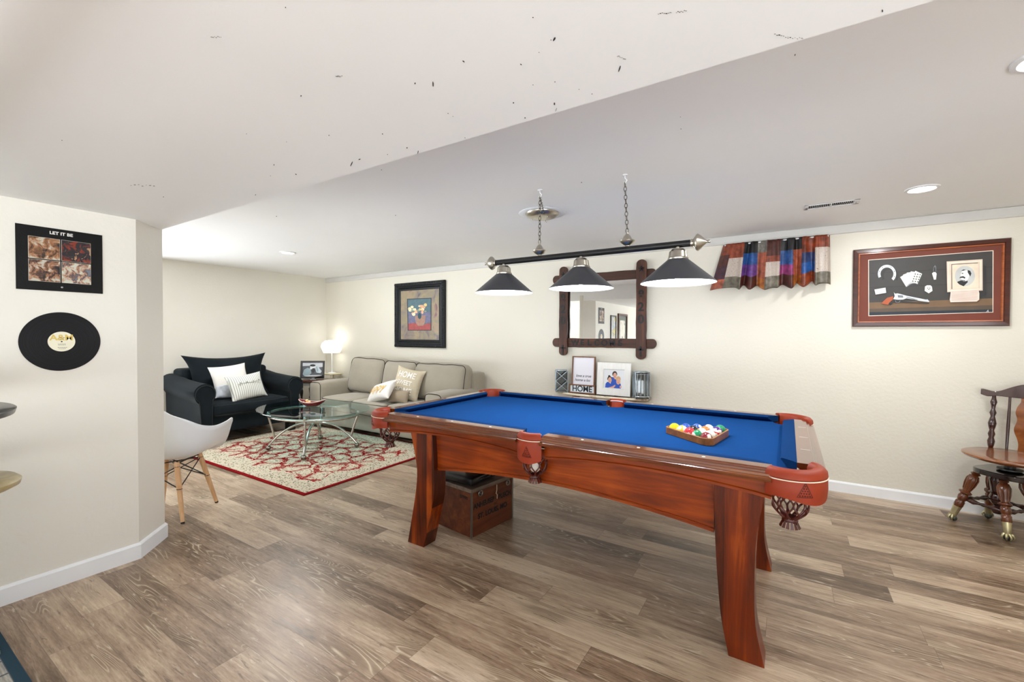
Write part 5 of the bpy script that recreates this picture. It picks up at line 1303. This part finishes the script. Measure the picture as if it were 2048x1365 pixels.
for (x, y) in F_:
    # arched leg from the hub down to the ball
    L = math.hypot(x, y); pts = []
    for i in range(15):
        t_ = i/14; z = 0.285*(1-t_**2.3)+0.045*t_; pts.append((x*t_, y*t_, z+ZRUG))
    MB().tube(pts, 0.0155, 8, flat=0.75).build('leg', M_steel, CT, 60)
    MB().ball((x, y, ZRUG+0.029), 0.028, 18).build('ball_foot', M_ballm, CT, 80)
    t_ = 0.86; px_, py_ = x*t_, y*t_; z0 = 0.285*(1-t_**2.3)+0.045*t_
    a = math.atan2((py_-gy)/0.42, (px_-gx)/0.56); rx_, ry_ = gx+0.56*math.cos(a), gy+0.42*math.sin(a)
    MB().tube([(px_, py_, z0), ((px_*0.7+rx_*0.3), (py_*0.7+ry_*0.3), z0+0.1), (rx_, ry_, 0.385)], 0.0115, 8).build('post', M_steel, CT, 60)
    mb = MB(); mb.at((rx_, ry_, 0.405)); mb.lathe([(0.0, 0), (0.02, 0), (0.022, 0.012), (0.012, 0.02), (0.014, 0.036), (0.0, 0.0375)], 16, False); mb.build('glass_support', M_steel, CT, 60)
MB().ball((0, 0, 0.295), 0.03, 16, (1, 1, 0.7)).build('hub', M_steel, CT, 80)
zg = 0.4565
BW = thing('shell_dish', 'dark red twin lobed dish with cream inside on the glass table', 'dish', (-4.64, 3.03, zg), math.radians(25))
M_red = mat('oxblood_glaze', '#6a1015', 0.15, coat=0.4)
mb = MB(); N1, N2 = 28, 8; vs = []
for j in range(N2+1):
    t_ = j/N2
    for i in range(N1):
        a = 2*PI*i/N1; rr0 = 0.13*(1+0.22*math.cos(2*a)+0.06*math.cos(a)); z = 0.006+0.06*t_**2*(0.75+0.5*abs(math.cos(a))**3)
        vs.append((rr0*(0.25+0.75*t_)*math.cos(a), rr0*0.62*(0.25+0.75*t_)*math.sin(a), z))
fs = [tuple(range(N1))[::-1]]
for j in range(N2):
    for i in range(N1): fs.append((j*N1+i, j*N1+(i+1) % N1, (j+1)*N1+(i+1) % N1, (j+1)*N1+i))
o = mb.add(vs, fs).build('bowl', [M_red], BW, 60); sd = o.modifiers.new('t', 'SOLIDIFY'); sd.thickness = 0.006; sd.offset = 1
rim = [vs[N2*N1+i] for i in range(N1)]; MB().tube(rim, 0.004, 6, True).build('rim', mat('rim_glaze', '#e4c9bd', 0.2), BW, 60)
rn = random.Random(8)
for k in range(7):
    a = 2*PI*k/6; r_ = 0.028 if k < 6 else 0
    o = MB().ball((0, 0, 0), 0.019, 12, (1.2, 0.9, 0.8)).build('potpourri_piece', mat('dried_%d' % k, ['#e6b98c', '#e9cfa6', '#c9784a', '#f0dcc0', '#7a2b1e', '#d9a06c', '#edd2a0'][k], 0.6, var=0.2, vs=30), None, 60)
    p_ = rot2((-0.055+r_*math.cos(a), r_*math.sin(a)*0.7), math.radians(25)); o.location = (-4.64+p_[0], 3.03+p_[1], zg+0.046+(0.018 if k == 6 else 0.0)); o.rotation_euler = (k, k*2, k)
    tag(o, ['peach', 'pale straw', 'burnt orange', 'ivory', 'dark red', 'tan', 'light gold'][k]+' dried potpourri piece in the red dish', 'potpourri', 'potpourri in the red dish')

# ---------------------------------------------------------------- moulded shell chairs
M_shell = mat('white_moulded_plastic', '#e2e4e6', 0.3, var=0.02)
M_beech = wood('beech_dowel', '#b98a5e', '#dcb78c', 0.4, 0.2, 'z', 1.5)
def shell_mesh(NU=36, NV=30):
    vs = []
    def C_(v): # centre line: forward f, up z, normal angle
        P_ = [(0.0, 0.245, 0.395), (0.12, 0.215, 0.425), (0.3, 0.10, 0.425), (0.5, -0.06, 0.415), (0.62, -0.15, 0.435), (0.72, -0.205, 0.50), (0.85, -0.245, 0.63), (1.0, -0.285, 0.80)]
        vv = [p[0] for p in P_]; return smoothc(vv, [p[1] for p in P_], v), smoothc(vv, [p[2] for p in P_], v)
    for j in range(NV+1):
        v = j/NV; f, z = C_(v)
        K = [0, 0.12, 0.3, 0.5, 0.62, 0.72, 0.85, 1.0]
        rf = smoothc(K, [0.215, 0.17, 0.08, -0.03, -0.09, -0.145, -0.215, -0.268], v); rz_ = smoothc(K, [0.625, 0.658, 0.648, 0.640, 0.648, 0.668, 0.715, 0.755], v)
        w_ = smoothc(K, [0.275, 0.295, 0.305, 0.300, 0.285, 0.262, 0.222, 0.165], v)
        for i in range(NU+1):
            u_ = -1+2*i/NU; th = abs(u_)
            s_ = math.copysign(w_*(math.sin(th*PI/2*0.98))*(1+0.10*th**10), u_); k_ = (1-math.cos(th*PI/2))**1.8
            vs.append((s_, -(f+(rf-f)*k_), z+(rz_-z)*k_))
    fs = []
    for j in range(NV):
        for i in range(NU): fs.append((j*(NU+1)+i, j*(NU+1)+i+1, (j+1)*(NU+1)+i+1, (j+1)*(NU+1)+i))
    return vs, fs
def shell_chair(label, loc, rz, m, half=0.215, halfd=0.235):
    t = thing('shell_chair', label, 'chair', loc, rz)
    vs, fs = shell_mesh(); o = MB().add(vs, fs).build('seat_shell', m, t, 80)
    sd = o.modifiers.new('thick', 'SOLIDIFY'); sd.thickness = 0.006; sd.offset = 0
    feet = []
    for sx in (-1, 1):
        for sy in (-1, 1):
            top = Vector((sx*0.115, sy*0.12, 0.40)); bot = Vector((sx*half, sy*halfd, 0.012)); feet.append((top, bot))
            lg = MB().tube([bot, bot+(top-bot)*0.6, top], [0.0125, 0.0165, 0.017], 14).build('leg', M_beech, t, 60)
            mb = MB(); mb.tube([bot-(top-bot)*0.03, bot], 0.012, 12); mb.build('glide', M_blackp, lg, 60)
            for f_ in (0.55, 0.93):
                p_ = bot+(top-bot)*f_; MB().ball(tuple(p_), 0.0185, 8, (1.05, 1.05, 0.4)).build('bolt', M_blackp, lg, 60)
    mb = MB(); r_ = 0.004
    for a in range(4):
        for b_ in range(a+1, 4):
            (ta, ba), (tb, bb) = feet[a], feet[b_]
            adj = (a, b_) in ((0, 1), (2, 3), (0, 2), (1, 3))
            pa = lambda T_, B_, q: B_+(T_-B_)*q
            if adj:
                mb.tube([pa(ta, ba, 0.55), pa(tb, bb, 0.93)], r_, 6); mb.tube([pa(ta, ba, 0.93), pa(tb, bb, 0.55)], r_, 6)
            else: mb.tube([pa(ta, ba, 0.93), pa(tb, bb, 0.93)], r_, 6)
    for sx in (-1, 1): mb.tube([(sx*0.115, -0.12, 0.395), (sx*0.115, 0.12, 0.395)], 0.006, 6)
    mb.build('wire_brace', M_blackp, t, 60, weld=False)
    return t
nfx, nfy = -0.58, 0.81
shell_chair('white moulded shell armchair with beech dowel legs beside the partition', (-3.74, 1.35, 0), math.atan2(nfy, nfx)+PI/2, M_shell, 0.195, 0.186)

# ---------------------------------------------------------------- claw foot swivel chair by the back wall
M_mah = mat('mahogany', '#33120b', 0.18, var=0.3, vs=5, coat=0.5, stretch=(3, 3, 1))
M_hon = wood('honey_brown_turned', '#3e1c0c', '#7d4420', 0.2, 0.5, 'z', 1.0)
M_seatw = wood('honey_seat_wood', '#5c2c10', '#965a2a', 0.18, 0.6, 'x', 0.8)
M_claw = mat('pale_brass_claw', '#b9b08a', 0.3, 0.8, var=0.25, vs=30)
KC = (1.24, 4.16)
SC = thing('swivel_chair', 'turned wood swivel chair with brass claw and ball feet by the back wall', 'chair', (KC[0], KC[1], 0))
# seat: saddle disc
mb = MB(); mb.at((0.01, -0.01, 0.50)); mb.lathe([(0, -0.024), (0.13, -0.024), (0.19, -0.02), (0.228, -0.008), (0.24, 0.004), (0.238, 0.012), (0.225, 0.016), (0.15, 0.010), (0.0, 0.006)], 56, False); mb.build('seat', M_seatw, SC, 50)
mb = MB(); mb.lathe([(0, 0.475), (0.028, 0.475), (0.028, 0.43), (0.06, 0.428), (0.062, 0.42), (0.05, 0.415), (0, 0.415)], 28, False); mb.build('swivel_screw', M_blackp, SC, 50)
# sub-seat platform: rounded square, dark
def rsq(h, r, n=6): return [(x, y) for (x, y, z) in rrect(-h, h, -h, h, 0, r, n)]
plt = [rot2(p_, PI/4) for p_ in rsq(0.150, 0.10)]
MB().prism(plt, 0.378, 0.412, 'xy').build('platform', mat('black_lacquer_platform', '#1a0f0e', 0.1, coat=0.6), SC, 50, bevel=0.006)
legp = [(0.0, 0.0), (0.017, 0.0), (0.02, 0.02), (0.025, 0.03), (0.025, 0.06), (0.02, 0.07), (0.024, 0.075), (0.027, 0.10), (0.021, 0.115), (0.034, 0.125), (0.034, 0.132), (0.021, 0.14), (0.022, 0.16), (0.030, 0.20), (0.032, 0.225), (0.026, 0.245), (0.017, 0.255), (0.027, 0.265), (0.017, 0.275), (0.023, 0.285), (0.016, 0.30), (0.0, 0.30)]
ft_ = [(-0.25+0.02, 0.09-0.01), (-0.05, -0.165), (-0.02, 0.265), (0.19, 0.02)]
ft_ = [(0.995-KC[0], 4.235-KC[1]), (1.19-KC[0], 4.01-KC[1]), (1.215-KC[0], 4.42-KC[1]), (1.415-KC[0], 4.19-KC[1])]
cxk = sum(p_[0] for p_ in ft_)/4; cyk = sum(p_[1] for p_ in ft_)/4
for (x, y) in ft_:
    dx, dy = x-cxk, y-cyk; tx, ty = cxk+dx*0.45, cyk+dy*0.45
    bot = Vector((x-dx*0.05, y-dy*0.05, 0.085)); top = Vector((tx, ty, 0.385)); ax = top-bot; L = ax.length
    q = Vector((0, 0, 1)).rotation_difference(ax); mb = MB(); mb.M = Matrix.Translation(bot) @ q.to_matrix().to_4x4() @ Matrix.Diagonal((1, 1, L/0.30, 1))
    mb.lathe(legp, 24)
    for k in range(10):
        a = 2*PI*k/10; mb.tube([(0.021*math.cos(a), 0.021*math.sin(a), 0.15), (0.030*math.cos(a), 0.030*math.sin(a), 0.19), (0.032*math.cos(a), 0.032*math.sin(a), 0.225), (0.022*math.cos(a), 0.022*math.sin(a), 0.25)], 0.0035, 5)
    lg = mb.build('leg', M_hon, SC, 50, weld=False)
    # brass claw holding a ball
    mb = MB(); d0 = Vector((dx, dy, 0)).normalized()
    mb.tube([bot+ax*0.08, bot+ax*0.0, bot-ax*0.12+d0*0.0, Vector((x, y, 0.032))], [0.024, 0.022, 0.019, 0.016], 12)
    for k in range(4):
        a = math.atan2(dy, dx)+(k-1.5)*0.75; e_ = Vector((math.cos(a), math.sin(a), 0)); p0 = Vector((x, y, 0.045))
        mb.tube([p0, p0+e_*0.022+Vector((0, 0, -0.004)), p0+e_*0.030+Vector((0, 0, -0.02)), p0+e_*0.024+Vector((0, 0, -0.036))], [0.008, 0.008, 0.006, 0.003], 8)
    mb.build('claw_foot', M_claw, lg, 60, weld=False)
    MB().ball((x, y, 0.0205), 0.02, 14).build('glass_ball', mat('dark_glass_ball', '#33382e', 0.08), lg, 80)
for i in range(4):
    a_, b_ = ft_[[0, 1, 3, 2][i]], ft_[[1, 3, 2, 0][i]]
    def at_(p_, z): k = 1-(z/0.385)*0.55; return Vector((cxk+(p_[0]-cxk)*k, cyk+(p_[1]-cyk)*k, z))
    A, B = at_(a_, 0.165), at_(b_, 0.165); prof_r = [0.008, 0.009, 0.014, 0.018, 0.012, 0.009, 0.013, 0.009, 0.012, 0.018, 0.014, 0.009, 0.008]
    MB().tube([A+(B-A)*k/12 for k in range(13)], prof_r, 12).build('stretcher', M_mah, SC, 60)
mb = MB(); mb.at((cxk, cyk, 0)); mb.lathe([(0, 0.10), (0.022, 0.105), (0.034, 0.125), (0.032, 0.145), (0.018, 0.158), (0.03, 0.17), (0.042, 0.19), (0.044, 0.215), (0.036, 0.235), (0.046, 0.245), (0.036, 0.255), (0.042, 0.30), (0.046, 0.335), (0.036, 0.36), (0.042, 0.372), (0.042, 0.379)], 28, False); mb.build('centre_post', M_mah, SC, 50)
# back: curved row of spindles with crest rail and splat; chair faces the viewer
bd = math.atan2(0.23, 0.16)   # direction of the back from the seat centre
ux = Vector((math.sin(bd), -math.cos(bd), 0)); bk = Vector((math.cos(bd), math.sin(bd), 0))
def bpt(u_, z, back=0.195): # u along the back, curving forward at the sides; leaning back with height
    return bk*(back-0.9*u_*u_+(z-0.5)*0.10)+ux*u_+Vector((0, 0, z))
spr = [0.012, 0.017, 0.02, 0.013, 0.019, 0.012, 0.018, 0.022, 0.017, 0.011, 0.018, 0.010, 0.012, 0.018, 0.012, 0.009]
for u_ in (-0.155, 0.155):
    MB().tube([bpt(u_, 0.51+0.37*k/15) for k in range(16)], spr, 14).build('post', M_mah, SC, 60)
for u_ in (-0.082, 0.082): MB().tube([bpt(u_, 0.51+0.37*k/7) for k in range(8)], [0.007, 0.008, 0.0085, 0.009, 0.0085, 0.008, 0.007, 0.007], 10).build('spindle', M_mah, SC, 60)
N = 28; up_ = []; lw_ = []
for i in range(N+1):
    u_ = -0.215+0.43*i/N; t_ = abs(u_)/0.215
    up_.append((u_, 0.925+0.045*math.exp(-(u_/0.085)**2)*1.0-0.02*math.exp(-((abs(u_)-0.15)/0.05)**2)+0.0*t_)); lw_.append((u_, 0.872+0.012*t_**2-0.012*math.exp(-((t_-0.85)/0.12)**2)))
vs = []; fs = []
for k, (back) in enumerate((0.185, 0.208)):
    for (u_, z) in up_+lw_: vs.append(tuple(bpt(u_, z, back)))
m_ = len(up_); n_ = 2*m_
for i in range(m_-1):
    fs.append((i, i+1, m_+i+1, m_+i)); fs.append((n_+i, n_+m_+i, n_+m_+i+1, n_+i+1)); fs.append((i, n_+i, n_+i+1, i+1)); fs.append((m_+i, m_+i+1, n_+m_+i+1, n_+m_+i))
fs += [(0, m_, n_+m_, n_), (m_-1, n_+m_-1, n_+n_-1, n_-1)]
MB().add(vs, fs).build('crest_rail', M_mah, SC, 40, bevel=0.003)
sp_w = [(0.51, 0.030), (0.56, 0.028), (0.60, 0.036), (0.64, 0.05), (0.67, 0.052), (0.70, 0.044), (0.73, 0.040), (0.77, 0.050), (0.81, 0.044), (0.85, 0.028), (0.885, 0.03)]
vs = []; fs = []; zs_ = [a for a, _ in sp_w]; ws_ = [b_ for _, b_ in sp_w]; N = 30
for back in (0.187, 0.199):
    for i in range(N+1):
        z = 0.51+0.375*i/N; w_ = smoothc(zs_, ws_, z); vs += [tuple(bpt(-w_, z, back)), tuple(bpt(w_, z, back))]
k0 = 2*(N+1)
for i in range(N): a = 2*i; fs += [(a, a+1, a+3, a+2), (k0+a, k0+a+2, k0+a+3, k0+a+1), (a, a+2, k0+a+2, k0+a), (a+1, k0+a+1, k0+a+3, a+3)]
fs += [(0, k0, k0+1, 1), (k0-2, k0-1, 2*k0-1, 2*k0-2)]
MB().add(vs, fs).build('splat', M_seatw, SC, 40)

# ---------------------------------------------------------------- pub table and stool cut off by the left edge
X_, Y_ = onz(34, 812, 1.02)
t = thing('pub_table', 'dark round pub table just reaching in at the left edge of the photo', 'table', (X_-0.071, Y_-0.444, 0))
MB().lathe([(0, 1.02), (0.445, 1.02), (0.45, 1.016), (0.445, 0.998), (0.40, 0.988), (0, 0.988)], 64, False).build('table_top', mat('dark_slate_top', '#2b2d31', 0.3, coat=0.3), t, 40)
MB().lathe([(0, 0.988), (0.05, 0.986), (0.035, 0.95), (0.035, 0.06), (0.06, 0.035), (0.20, 0.026), (0.21, 0.0125), (0, 0.0125)], 32, False).build('pedestal', M_blackp, t, 40)
X_, Y_ = onz(45, 948, 0.72)
t = thing('bar_stool', 'stool with a round olive gold seat at the left edge, below the pub table', 'stool', (X_-0.03, Y_-0.178, 0))
MB().lathe([(0, 0.722), (0.12, 0.726), (0.165, 0.722), (0.18, 0.708), (0.176, 0.690), (0.15, 0.676), (0, 0.674)], 48, False).build('seat', blotchy('olive_gold_vinyl', [(0.3, '#8a7a52'), (0.5, '#a8966a'), (0.7, '#c0b088')], 6), t, 50)
MB().lathe([(0, 0.676), (0.05, 0.674), (0.028, 0.64), (0.025, 0.05), (0.05, 0.03), (0.11, 0.022), (0.115, 0.0125), (0, 0.0125)], 32, False).build('pedestal', M_nickel, t, 40)
